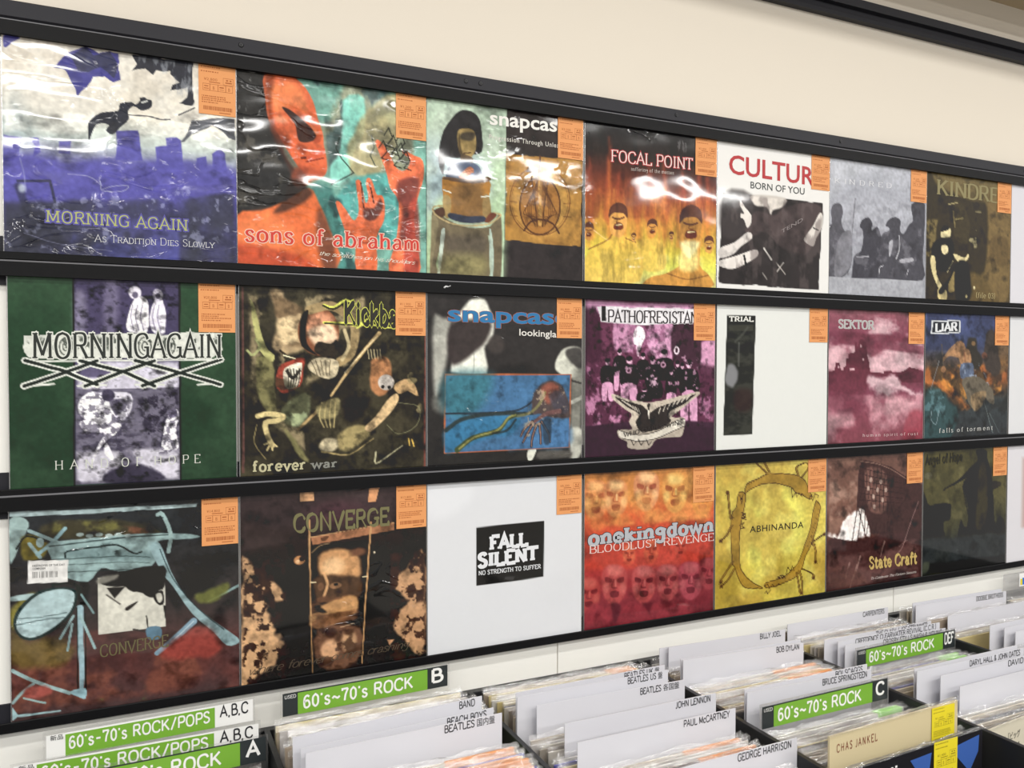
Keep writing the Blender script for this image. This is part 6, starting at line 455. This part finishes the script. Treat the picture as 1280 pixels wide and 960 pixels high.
def tag_print(parent, x0, z0, w, h, y, m, rnd, price='\u00a52,800'):
    bm = bmesh.new()
    def r(a, b, c, d): # fractions from top-left
        v = [bm.verts.new((x0+q*w, y, z0-s*h)) for q, s in ((a, b), (c, b), (c, d), (a, d))]; bm.faces.new(v)
    for yy in (.035, .125):
        t = .06
        while t < .55: q = rnd.uniform(.02, .05); r(t, yy, t+q, yy+.022); t += q+rnd.uniform(.012, .03)
    def frame(a, b, c, d, k=.008):
        r(a, b, c, b+k); r(a, d-k, c, d); r(a, b, a+k, d); r(c-k, b, c, d)
    frame(.66, .23, .94, .37); frame(.11, .38, .30, .52); frame(.30, .38, .52, .52); frame(.52, .38, .73, .52); frame(.73, .38, .92, .52)
    for yy in (.62, .66, .70, .745):
        t = .08; e = rnd.uniform(.5, .92)
        while t < e: q = rnd.uniform(.015, .05); r(t, yy, t+q, yy+.022); t += q+rnd.uniform(.01, .025)
    r(.74, .26, .80, .29); r(.84, .26, .89, .29); r(.72, .31, .9, .335); r(.15, .42, .26, .44); r(.56, .42, .68, .445); r(.14, .47, .27, .485); r(.56, .475, .68, .485); r(.28, .335, .58, .352)
    t = .12
    while t < .9: q = rnd.choice((.008, .014, .022)); r(t, .83, t+q, .91); t += q+rnd.choice((.008, .012))
    r(.55, .94, .86, .957)
    o = obj('printed_text', bm, m, parent)
    lettering('price_figures', price, x0+.14*w, z0-.315*h, x0+.50*w, z0-.315*h, .055*h, y, m, parent, 'sans', .3)
    lettering('grade_letter', 'B', x0+.38*w, z0-.49*h, x0+.43*w, z0-.49*h, .07*h, y, m, parent, 'sans', .5)
    lettering('grade_letter', 'B', x0+.80*w, z0-.49*h, x0+.85*w, z0-.49*h, .07*h, y, m, parent, 'sans', .5)
PR = ['\u00a52,800', '\u00a51,200', '\u00a53,200', '\u00a52,400', '\u00a51,800', '\u00a52,200', '\u00a51,500', '\u00a520,800', '\u00a511,900', '\u00a56,800', '\u00a54,200', '\u00a53,800', '\u00a52,600', '\u00a51,900', '\u00a514,800', '\u00a512,800', '\u00a58,200', '\u00a52,800', '\u00a54,800', '\u00a52,100', '\u00a52,900']
RES = [230, 205, 180, 160, 140, 125, 115, 30]
YB, YF = -.0045, -.0113
for (r, c), ops in ART.items():
    rnd = random.Random(r*10+c); W = WID[r] - (.003 if (r, c) == (1, 0) else 0)
    xc = c*.3184+OFF[c]; zt = ZT[r]+.003
    t = empty('record', (0, 0, 0), LAB[r, c], 'record', 'records displayed on the wall rails')
    zb = zt-RH
    bm = bmesh.new(); bx(bm, xc-W/2, xc+W/2, YF+.0002, YB-.0003, zb, zt); obj('jacket', bm, jkt_m, t)
    n = RES[c]; pt = Paint(n, r*10+c+1); pt.grain = 0.03 if (r, c) in ((2, 2), (1, 4), (0, 7), (1, 7), (2, 7), (0, 4)) else .9
    im = pt.run([q for q in ops if q[0] != 't'])
    print_mesh('front_print', im, W, RH, cover_m[2 if (r, c) in ((0, 0), (0, 1)) else 1 if (r, c) in ((0, 2), (0, 3), (2, 0), (2, 1), (1, 2)) else 0], t, xc, YF, zt)
    e = .0012
    for s in (-1, 1): boxo('sleeve_edge', (xc+s*(W/2+e/2)-e/2, xc+s*(W/2+e/2)+e/2, YF, YB, zb, zt), edge_m, t)
    for q in ops:
        if q[0] != 't': continue
        _, txt, a, b, c1, d, hh, col, font, w, out, ow, sp = q
        g = (xc-W/2+a/1000*W, zt-b/1000*RH, xc-W/2+c1/1000*W, zt-d/1000*RH)
        hh = hh/1000*RH
        if g[0] > xc+W/2: continue
        if font == 'sans' or True:
            pass
        if out: lettering('title_outline', txt, *g, hh, YF-.00012, ink(out), t, font, w, sp, grow=ow*.9/1000*RH/ (1 if font != 'sans' else 1))
        lettering('title_lettering', txt, *g, hh, YF-.00042, ink(col), t, font, w, sp)
    if c < 7:
        tw, th_ = .0545, .0765
        bm = bmesh.new(); x1 = xc+W/2-.0005; bx(bm, x1-tw, x1, YF-.0011, YF-.0007, zt-.002-th_, zt-.002)
        p = obj('price_tag', bm, orange_m, t); p['label'] = 'orange price tag at the top right corner'
        tag_print(p, x1-tw, zt-.002, tw, th_, YF-.00115, tagink_m, rnd, PR[r*7+c])

# ---------------------------------------------------------------- record bins
SEP = [-.52, -.162, .197, .552, .918, 1.252, 1.608, 1.98, 2.34]
BF = -.78
fx = empty('bin_fixture', (0, 0, 0), 'black steel browser fixture with dividers holding the record bins below the wall', 'bins')
for x in SEP: boxo('divider', (x-.0045, x+.0045, BF, -.018, .456, .820), dark_m, fx, bevel=.001)
boxo('back_rail', (SEP[0], SEP[-1], -.016, -.001, .456, .8155), dark_m, fx, bevel=.001)
boxo('front_rail', (SEP[0], SEP[-1], BF-.012, BF, .456, .74), dark_m, fx, bevel=.001)
boxo('bin_floor', (SEP[0], SEP[-1], BF, -.016, .444, .456), dark_m, fx)
boxo('base_cabinet', (SEP[0]+.02, SEP[-1]-.02, BF+.05, -.016, .06, .444), mat('cabinet_board', 'd8d4c8', .5, .4), fx)
boxo('plinth', (SEP[0]+.04, SEP[-1]-.04, BF+.09, -.016, 0, .06), dark_m, fx)

CARDS = [('signw',0,-0.05,-0.1107,0.8819,0.1722,0.8854,'A,B,C',0,'white and green sign lettered A,B,C,rearmost in the leftmost bin'),
 ('signw',0,-0.072,-0.1483,0.8558,0.1774,0.8544,'A,B,C',0,'white and green sign half hidden just in front of its twin in the leftmost bin'),
 ('sign',0,-0.1,-0.1009,0.8427,0.1841,0.8447,'A',0,'black and green sign ending in A in the leftmost bin'),
 ('sign',1,-0.045,0.2184,0.883,0.4998,0.8863,'B',0,'black and green sign ending in B,standing by the wall'),
 ('card',1,-0.215,0.2045,0.8867,0.4935,0.8952,'BAND',0.09,'white divider card lettered BAND in the second bin'),
 ('card',1,-0.235,0.2118,0.878,0.5044,0.8827,'BEACH BOYS',0.22,'white divider card second of three close together in the second bin,two plain words'),
 ('card',1,-0.255,0.2146,0.8794,0.5095,0.8815,'BEATLES 国内盤',0.275,'white divider card with Japanese characters,frontmost of three in the second bin'),
 ('card',2,-0.182,0.5679,0.8751,0.8628,0.8745,'BEATLES UK盤',0.25,'white divider card rearmost in the third bin,its lettering half hidden'),
 ('card',2,-0.2,0.5615,0.8756,0.8566,0.8731,'BEATLES US盤',0.245,'white divider card in the third bin with lettering ending in US and a character'),
 ('card',2,-0.215,0.5893,0.8628,0.8818,0.8562,'BEATLES 各国盤',0.28,'white divider card in the third bin with three Japanese characters'),
 ('card',2,-0.285,0.602,0.8589,0.8934,0.8568,'JOHN LENNON',0.245,'white divider card second from the front of the overlapping cards in the third bin'),
 ('card',2,-0.345,0.5902,0.8574,0.884,0.8558,'PAUL McCARTNEY',0.31,'white divider card with an Mc name,in front of the overlapping cards'),
 ('card',2,-0.45,0.6227,0.845,0.9127,0.846,'GEORGE HARRISON',0.355,'white divider card frontmost at bottom edge,left of the cream record'),
 ('card',3,-0.076,0.9273,0.8605,1.2332,0.8529,'',0,'white divider card without visible lettering,rearmost in the fourth bin'),
 ('card',3,-0.086,0.9416,0.8639,1.2381,0.8578,'BILLY JOEL',0.19,'white divider card lettered,at the back of the fourth bin by the wall'),
 ('card',3,-0.147,0.9242,0.8635,1.2207,0.8581,'',0,'white divider card blank,just behind the second lettered card of the fourth bin'),
 ('card',3,-0.156,0.9229,0.8652,1.2192,0.8546,'BOB DYLAN',0.2,'white divider card lettered,second in the fourth bin,orange tags in front'),
 ('card',3,-0.3,0.9424,0.8594,1.232,0.8575,'BOZ SCAGGS',0.235,'white divider card mostly hidden,second behind the sign ending in C'),
 ('card',3,-0.315,0.9344,0.8608,1.2259,0.8541,'BRUCE SPRINGSTEEN',0.375,'white divider card directly behind the sign ending in C'),
 ('sign',3,-0.345,0.9385,0.8473,1.2302,0.8483,'C',0,'black and green sign ending in C'),
 ('card',4,-0.06,1.2698,0.8559,1.5732,0.8543,'CARPENTERS',0.225,'white divider card lettered,rearmost in the fifth bin by the wall'),
 ('card',4,-0.165,1.2663,0.8554,1.5812,0.852,'THE CLASH / JOE STRUMMER',0.5,'white divider card with a slash in its lettering,rearmost of three behind the DEF sign'),
 ('card',4,-0.18,1.2877,0.8537,1.5886,0.8519,'CREEDENCE CLEARWATER REVIVAL (C.C.R.)',0.8,'white divider card with long lettering ending in brackets,behind the DEF sign'),
 ('card',4,-0.193,1.2932,0.8489,1.5903,0.8432,'CROSBY,STILLS,NASH & YOUNG',0.6,'white divider card directly behind the sign ending in DEF'),
 ('sign',4,-0.207,1.3091,0.8413,1.5994,0.8435,'DEF',0,'black and green sign ending in DEF'),
 ('card',4,-0.343,1.3038,0.8518,1.5998,0.8518,'',0,'white divider card blank,rearmost of four fanned in front part of fifth bin'),
 ('card',4,-0.357,1.2933,0.8533,1.5992,0.8512,'DARYL HALL & JOHN OATES',0.49,'white divider card with long lettering at right,second of four fanned in fifth bin'),
 ('cardL',4,-0.377,1.3303,0.846,1.5983,0.846,'DAVID',0.17,'white divider card third of four fanned at the front of the fifth bin'),
 ('card',4,-0.403,1.3467,0.8326,1.6007,0.8326,'',0,'white divider card blank,frontmost of four fanned in the fifth bin'),
 ('card',5,-0.09,1.6173,0.8661,1.931,0.8623,'',0,'white divider card blank,rearmost in the sixth bin'),
 ('card',5,-0.1,1.6153,0.8635,1.9336,0.8586,'DOOBIE BROTHERS',0.31,'white divider card lettered,at the back of the sixth bin near the right edge'),
 ('card',5,-0.14,1.6694,0.8438,1.9694,0.8438,'',0,'white divider card blank,in the middle of the sixth bin'),
 ('card',5,-0.225,1.6902,0.8441,1.9652,0.8441,'',0,'white divider card blank,left one of three at the right edge of the photo'),
 ('card',5,-0.24,1.7164,0.8397,1.9664,0.8397,'',0,'white divider card blank,middle one of three at the right edge of the photo'),
 ('card',5,-0.255,1.7312,0.8334,1.9662,0.8334,'',0,'white divider card blank,rightmost of three at the right edge of the photo'),
 ('signn',6,-0.03,2.0306,0.868,2.2306,0.868,'',0,'clear card holder with small blue and yellow marks at the right edge')]
GC = 'white divider cards in the record bins'
keep = {i: [] for i in range(-1, 8)}
for (kind, b, y, x0, z0, x1, z1, txt, frac, lab) in CARDS:
    keep[b].append(y)
    if kind in ('card', 'cardL'):
        t = empty('divider_card', (0, 0, 0), lab, 'divider card', GC)
        bm = bmesh.new(); P = [(x0, .458), (x1, .458), (x1, z1), (x0, z0)]
        V = [bm.verts.new((x, yy, z)) for yy in (y, y+.0012) for x, z in P]
        bm.faces.new(V[:4]); bm.faces.new(V[4:][::-1])
        for i in range(4): bm.faces.new((V[i], V[(i+1) % 4], V[4+(i+1) % 4], V[4+i]))
        obj('card_sheet', bm, card_m, t)
        if txt:
            W = x1-x0; sl = (z1-z0)/W; e = x1-.012; s = e-frac*W
            if kind == 'cardL': s = x0+.19; e = s+frac*W
            f = lambda x: z0+(x-x0)*sl-.0122
            cut = next((i for i, ch in enumerate(txt) if ord(ch) > 255), None)
            if cut:
                L_ = (e-s); m_ = e-L_*(.42 if txt[cut:] == '\u5404\u56fd\u76e4' else .36 if len(txt)-cut == 3 else .13)
                lettering('name_lettering', txt[:cut].strip(), s, f(s), m_-.004, f(m_-.004), .0104, y-.0003, ink_m, t, 'goth', 1.5)
                lettering('name_lettering', txt[cut:], m_, f(m_), e, f(e), .0095, y-.0003, ink_m, t, 'sans', 1.0)
            else: lettering('name_lettering', txt, s, f(s), e, f(e), .0104, y-.0003, ink_m, t, 'goth', 1.5)
    elif kind in ('sign', 'signw', 'signn'):
        hgt = {'sign': .037, 'signw': .034}.get(kind, .034)
        t = empty('genre_sign', (0, 0, 0), lab, 'sign', 'genre signs standing in the record bins')
        bm = bmesh.new(); bx(bm, x0-.004, x1+.003, y-.0012, y, .458, (z0+z1)/2+.004); obj('clear_holder', bm, acryl_m, t)
        zt = (z0+z1)/2; W = x1-x0; yy = y-.0014
        sl = (z1-z0)
        def strip(name, a, b_, m, dy=0, top=0, bot=0):
            xa, xb = x0+a*W, x0+b_*W; za, zb_ = z0+a*sl-top, z0+b_*sl-top
            return obj(name, ([(xa, yy+dy, za-hgt+bot+top), (xb, yy+dy, zb_-hgt+bot+top), (xb, yy+dy, zb_), (xa, yy+dy, za)], [(0, 1, 2, 3)]), m, t)
        if kind == 'sign':
            strip('sign_insert', 0, 1, blacks_m); strip('green_panel', .085, .868, green_m, -.0003, .002, .0)
            f = lambda a, dz: (x0+a*W, z0+a*sl-dz)
            a = f(.012, .0085); c_ = f(.075, .0085); lettering('sign_lettering', 'USED', *a, *c_, .0052, yy-.0005, white_m, t, 'goth', 1.2)
            a = f(.115, .0285); c_ = f(.775, .0285); lettering('sign_lettering', "60's\uff5e70's ROCK" if False else "60's~70's ROCK", *a, *c_, .0195, yy-.0005, white_m, t, 'goth', 1.6)
            wl = .022 if len(txt) == 1 else .052
            a = f(.934-wl/2/W, .026); c_ = f(.934+wl/2/W, .026)
            if len(txt) > 1: a = f(.885, .026); c_ = f(.985, .026)
            lettering('sign_lettering', txt, *a, *c_, .0215, yy-.0005, white_m, t, 'goth', 1.9)
        elif kind == 'signw':
            strip('sign_insert', 0, 1, white_m); strip('green_panel', .085, .80, green_m, -.0003, .0025, .0)
            f = lambda a, dz: (x0+a*W, z0+a*sl-dz)
            a = f(.018, .0075); c_ = f(.075, .0075); lettering('sign_lettering', '\u65b0\u54c1', *a, *c_, .006, yy-.0005, ink_m, t, 'sans', .5)
            a = f(.10, .0235); c_ = f(.775, .0235); lettering('sign_lettering', "60's-70's ROCK/POPS", *a, *c_, .0165, yy-.0005, white_m, t, 'goth', 1.6)
            a = f(.825, .019); c_ = f(.975, .019); lettering('sign_lettering', 'A,B,C', *a, *c_, .0165, yy-.0005, ink_m, t, 'goth', 1.5)
        else:
            strip('sign_insert', .3, 1, white_m)
            strip('blue_mark', .36, .5, mat('blue_print', '2f6fc0', .5, .3), -.0004, .012, .004); strip('yellow_mark', .32, .36, yellow_m, -.0004, .014, .004)

# proto LP: jacket + crinkled open sleeve (+ price tag), standing on the bin floor
def sleeve_mesh(seed, hgt):
    rg = random.Random(seed); V, Fc = [], []; n = 22
    for s in (-1, 1):
        i0 = len(V); ph = rg.random()*9
        for i in range(n+1):
            x = -.158+.316*i/n
            for z, k in ((hgt-.05, .1), (hgt-.002, .5), (hgt+.009+rg.uniform(-.003, .0015), 1)):
                V.append((x, s*.0028+k*(.0016*math.sin(i*.9+ph)+rg.uniform(-.0012, .0012)), z+.001*math.sin(i*.5+ph)*k))
        for i in range(n):
            for j in range(2):
                a = i0+i*3+j; Fc.append((a, a+3, a+4, a+1))
    m = 3*(n+1)
    for i in range(n):            # the open top is pressed together and folded over
        a = i*3+2; Fc.append((a, a+3, m+a+3, m+a))
    return V, Fc
LPH = .313
def lpbox(name): 
    me = bpy.data.meshes.new(name); bm = bmesh.new(); bx(bm, -.156, .156, -.0016, .0016, 0, LPH); bmesh.ops.recalc_face_normals(bm, faces=bm.faces); bm.to_mesh(me); bm.free(); return me
JC = ['e6dfd0', 'b0a698', '4c4748', 'f2efe8', '9a8a78', 'dccbb0', '5a6070', 'e8dcc8', 'a8685c', 'd8d2c8', '4c4cb0', 'ead898', 'c0ae98', 'f0ece6', 'e4dfdb', 'cfc0a8']
JM = []
for k, h in enumerate(JC):
    me = lpbox('jacket'); me.materials.append(mat('packed_jacket_'+h, h, .6, .3, k=.85, var=.1)); JM.append(me)
SM = []
for k in range(5):
    me = bpy.data.meshes.new('plastic_sleeve'); me.from_pydata(*[list(q) for q in sleeve_mesh(k, LPH)][:1], [], sleeve_mesh(k, LPH)[1]); me.materials.append(sleeve_m)
    for p in me.polygons: p.use_smooth = True
    SM.append(me)
def tag_mesh(m, w):
    me = bpy.data.meshes.new('price_tag'); bm = bmesh.new()
    bx(bm, .150-w, .150, -.0041, -.0036, LPH-.060, LPH+.0015); bx(bm, .150-w, .150, -.0040, .0012, LPH+.0012, LPH+.0018)
    bmesh.ops.recalc_face_normals(bm, faces=bm.faces); bm.to_mesh(me); bm.free(); me.materials.append(m); return me
TG = {'o': tag_mesh(orange_m, .055), 'O': tag_mesh(orange_m, .11), 'g': tag_mesh(lime_m, .06)}
# runs: bin, y from, y to, height of jacket tops, tag kind and chance, label
RUNS = [(0, -.115, -.24, .800, 'o', .15, 'sleeved LP packed edge-up in the leftmost bin behind the sign ending in A'),
 (1, -.058, -.200, .838, 'g', .35, 'sleeved LP packed edge-up between the sign ending in B and the first white card'),
 (1, -.268, -.44, .832, 'O', .9, 'sleeved LP packed edge-up at the front of the second bin'),
 (2, -.045, -.175, .826, 'o', .3, 'sleeved LP packed edge-up at the back of the third bin by the wall'),
 (2, -.225, -.278, .812, 'o', .0, 'sleeved LP packed edge-up between white cards in the middle of the third bin'),
 (2, -.293, -.338, .812, 'o', .0, 'sleeved LP packed edge-up just behind the white card with an Mc name'),
 (2, -.353, -.442, .810, 'O', .45, 'sleeved LP packed edge-up between the two frontmost white cards of the third bin'),
 (2, -.458, -.56, .808, 'O', .25, 'sleeved LP packed edge-up in front of the frontmost white card of the third bin'),
 (3, -.045, -.068, .822, 'o', .0, 'sleeved LP packed edge-up at the back of the fourth bin by the wall'),
 (3, -.093, -.138, .822, 'o', .1, 'sleeved LP packed edge-up between the back white cards of the fourth bin'),
 (3, -.163, -.290, .813, 'O', .45, 'sleeved LP packed edge-up in front of the second lettered card of the fourth bin'),
 (3, -.355, -.488, .802, 'g', .6, 'sleeved LP packed edge-up between the sign ending in C and the cream record'),
 (4, -.038, -.052, .832, 'o', .0, 'sleeved LP packed edge-up against the back of the fifth bin'),
 (4, -.072, -.150, .828, 'o', .0, 'sleeved LP packed edge-up behind the stacked lettered cards of the fifth bin'),
 (4, -.222, -.328, .802, 'g', .4, 'sleeved LP packed edge-up in front of the sign ending in DEF'),
 (4, -.410, -.476, .785, 'o', .0, 'sleeved LP packed edge-up behind the cream record with Japanese text'),
 (5, -.045, -.075, .835, 'o', .0, 'sleeved LP packed edge-up at the back of the sixth bin by the wall'),
 (5, -.110, -.130, .832, 'o', .1, 'sleeved LP packed edge-up between the white cards at the back of the sixth bin'),
 (5, -.152, -.190, .812, 'o', .0, 'sleeved LP packed edge-up behind the three blank cards of the sixth bin'),
 (5, -.262, -.42, .80, 'o', .1, 'sleeved LP packed edge-up at the front of the sixth bin'),
 (6, -.05, -.16, .815, 'o', .1, 'sleeved LP packed edge-up in the bin at the right edge of the photo')]
rg = random.Random(5)
nlp = 0
for (b, ya, yb, ztop, tk, tp, lab) in RUNS:
    xa, xb = SEP[b+1], SEP[b+2]; xc = (xa+xb)/2-(.006 if xb-xa > .35 else 0); n = max(1, int((ya-yb)/.0098)); ys = [ya-(i+.5)*(ya-yb)/n for i in range(n)]
    rz = ztop-LPH-.004
    boxo('bin_riser', (xa+.008, xb-.008, yb, ya, .4558, rz), dark_m, fx)
    for i, y in enumerate(ys):
        t = bpy.data.objects.new('sleeved_record', None); t.empty_display_size = .03; COL.objects.link(t); nlp += 1
        short = lab.replace(' packed edge-up', '').replace(' with orange tag', ''); tagged = rg.random() < tp
        t['label'] = ('rearmost '+short) if i == 0 and n > 2 else ('frontmost '+short) if i == n-1 and n > 2 else (('lime-tagged ' if tk == 'g' else 'orange-tagged ')+short) if tagged else lab.replace(' with orange tag', '')
        t['category'] = 'record'; t['group'] = lab.replace('sleeved LP', 'sleeved LPs')
        if xb-xa < .35: dx = rg.uniform(-.0015, .0015)
        else: dx = rg.uniform(-.008, .010)
        t.location = (xc+dx, y, ztop-LPH+rg.uniform(-.003, .003))
        j = bpy.data.objects.new('jacket', JM[rg.randrange(len(JM))]); j.parent = t; COL.objects.link(j)
        s = bpy.data.objects.new('plastic_sleeve', SM[rg.randrange(5)]); s.parent = t; COL.objects.link(s)
        if tagged:
            g = bpy.data.objects.new('price_tag', TG[tk]); g.parent = t; COL.objects.link(g)
# ---------------------------------------------------------------- front records with their covers showing
def front_record(label, b, x0, x1, y, z0, z1, m, drop=.312):
    t = empty('front_record', (0, 0, 0), label, 'record')
    bm = bmesh.new(); P = [(x0, z0-drop), (x1, z1-drop), (x1, z1), (x0, z0)]
    V = [bm.verts.new((x, yy, z)) for yy in (y, y+.0035) for x, z in P]
    bm.faces.new(V[:4]); bm.faces.new(V[4:][::-1])
    for i in range(4): bm.faces.new((V[i], V[(i+1) % 4], V[4+(i+1) % 4], V[4+i]))
    obj('jacket', bm, m, t)
    sm = (z1-z0)/(x1-x0)
    V, Fc = [], []; n = 20
    for i in range(n+1):
        x = x0-.003+(x1-x0+.006)*i/n; zz = z0+sm*(x-x0)
        for k, (dz, dy) in enumerate(((-.0, -.0018), (.006+rg.uniform(-.0015, .0015), .001+rg.uniform(-.0015, .0015)), (-.0, .0050))): V.append((x, y+dy, zz+dz))
        if i: 
            a = len(V)-6; Fc += [(a, a+3, a+4, a+1), (a+1, a+4, a+5, a+2)]
    obj('plastic_sleeve', (V, Fc), sleeve_m, t)
    return t, (lambda u, v: (x0+u, z0+sm*u-v))
def ftag(t, f, u, v, w, h, y, m, mi, rnd):
    p0 = f(u, v); bm = bmesh.new(); bx(bm, p0[0], p0[0]+w, y-.0016, y-.0011, p0[1]-h, p0[1]); p = obj('price_tag', bm, m, t); p['label'] = 'yellow price tag'
    tag_print(p, p0[0], p0[1], w, h, y-.0017, mi, rnd, '\u00a51,400')
cream_m = mat('cream_jacket', 'e6d6ac', .5, .4, k=.76, coat=.4, var=.03)
brown_i = mat('brown_ink', '7d4433', .6, .3); yink = mat('yellow_tag_ink', '8d7f1e', .6, .3)
y = -.500; x0, z0, x1, z1 = (0.9265, 0.865, 1.2061, 0.8705)
t, f = front_record('cream record with small brown spaced capitals and yellow price tag', 3, x0, x1, y, z0, z1, cream_m)
a, b_ = f(.014, .026), f(.098, .026); lettering('title_lettering', 'CHAS JANKEL', *a, *b_, .0115, y-.0004, brown_i, t, 'goth', 1.3, 1.35)
ftag(t, f, x1-x0-.062, .0015, .053, .060, y, yellow_m, yink, random.Random(1))
y = -.530; x0, z0, x1, z1 = (0.9265, 0.8269, 1.2244, 0.8329)
t, f = front_record('black record with blue kite shapes and yellow tag, before the cream one', 3, x0, x1, y, z0, z1, mat('black_jacket', '1c1b20', .4, .4, coat=.5))
bm = bmesh.new()
def poly(bm, pts): bm.faces.new([bm.verts.new((x, y-.0004, z)) for x, z in (f(u, v) for u, v in pts)])
W = x1-x0
poly(bm, [(W-.008, .008), (W-.010, .034), (W-.030, .062), (W-.062, .030), (W-.060, .014)])
poly(bm, [(W-.030, .062), (W-.012, .090), (W-.028, .12), (W-.075, .12)])
poly(bm, [(W-.165, .014), (W-.118, .012), (W-.122, .034), (W-.130, .050), (W-.150, .034)])
poly(bm, [(W-.130, .052), (W-.10, .09), (W-.14, .12), (W-.17, .10)])
obj('blue_shape', bm, mat('blue_cover_print', '3a5ea6', .45, .4, coat=.5), t)
bm = bmesh.new()
for i in range(9):
    p_ = f(W-.265+i*.0085, .020-i*.0007); bx(bm, p_[0], p_[0]+.004, y-.0006, y-.0001, p_[1]-.003, p_[1])
obj('white_dots', bm, white_m, t)
ftag(t, f, W-.114, -.002, .053, .075, y, yellow_m, yink, random.Random(2))
y = -.485; x0, z0, x1, z1 = (1.2965, 0.7945, 1.5975, 0.8128)
t, f = front_record('cream record with rows of Japanese text at the right edge of the bins', 4, x0, x1, y, z0, z1, mat('pale_cream_jacket', 'e4dcc6', .5, .4, k=.84, coat=.4))
for txt, u, v, w_, h_ in (('\u30d1\u30c3\u30cf\u300d\u3068\u300c\u30d3\u30c3\u30b0', .008, .030, .085, .0105), ('\u306b\u6311\u6226\u2015\u30b8\u30e7\u30f3\u30fb', .006, .046, .085, .0105)):
    a, b_ = f(u, v), f(u+w_, v); lettering('title_lettering', txt, *a, *b_, h_, y-.0004, ink_m, t, 'sans', .3)
bm = bmesh.new()
def rr(u0, v0, u1, v1):
    P = [f(u0, v0), f(u1, v0), f(u1, v1), f(u0, v1)]; bm.faces.new([bm.verts.new((x, y-.0004, z)) for x, z in P])
for q in ((.004, .006, .024, .0068), (.004, .0128, .024, .0136), (.004, .006, .0046, .0136), (.0234, .006, .024, .0136)): rr(*q)
for i in range(7): rr(.006+i*.0024, .0082, .0076+i*.0024, .0114)
for k in range(5):
    u = .02+.01*(k % 2)
    while u < .12: q = rg.uniform(.002, .005); rr(u, .053+k*.006, u+q, .0548+k*.006); u += q+.0012
obj('small_print', bm, mat('grey_ink', '6a665c', .6, .3), t)
p = f(.010, .066); boxo('dark_photo', (p[0], p[0]+.032, y-.0006, y-.0001, p[1]-.05, p[1]), mat('dark_photo_print', '4e4c4a', .5, .4), t)
p = f(.018, .09); lettering('title_lettering', 'k.', p[0], p[1], p[0]+.014, p[1], .012, y-.0008, white_m, t, 'sans', 2)

print('LP count', nlp)
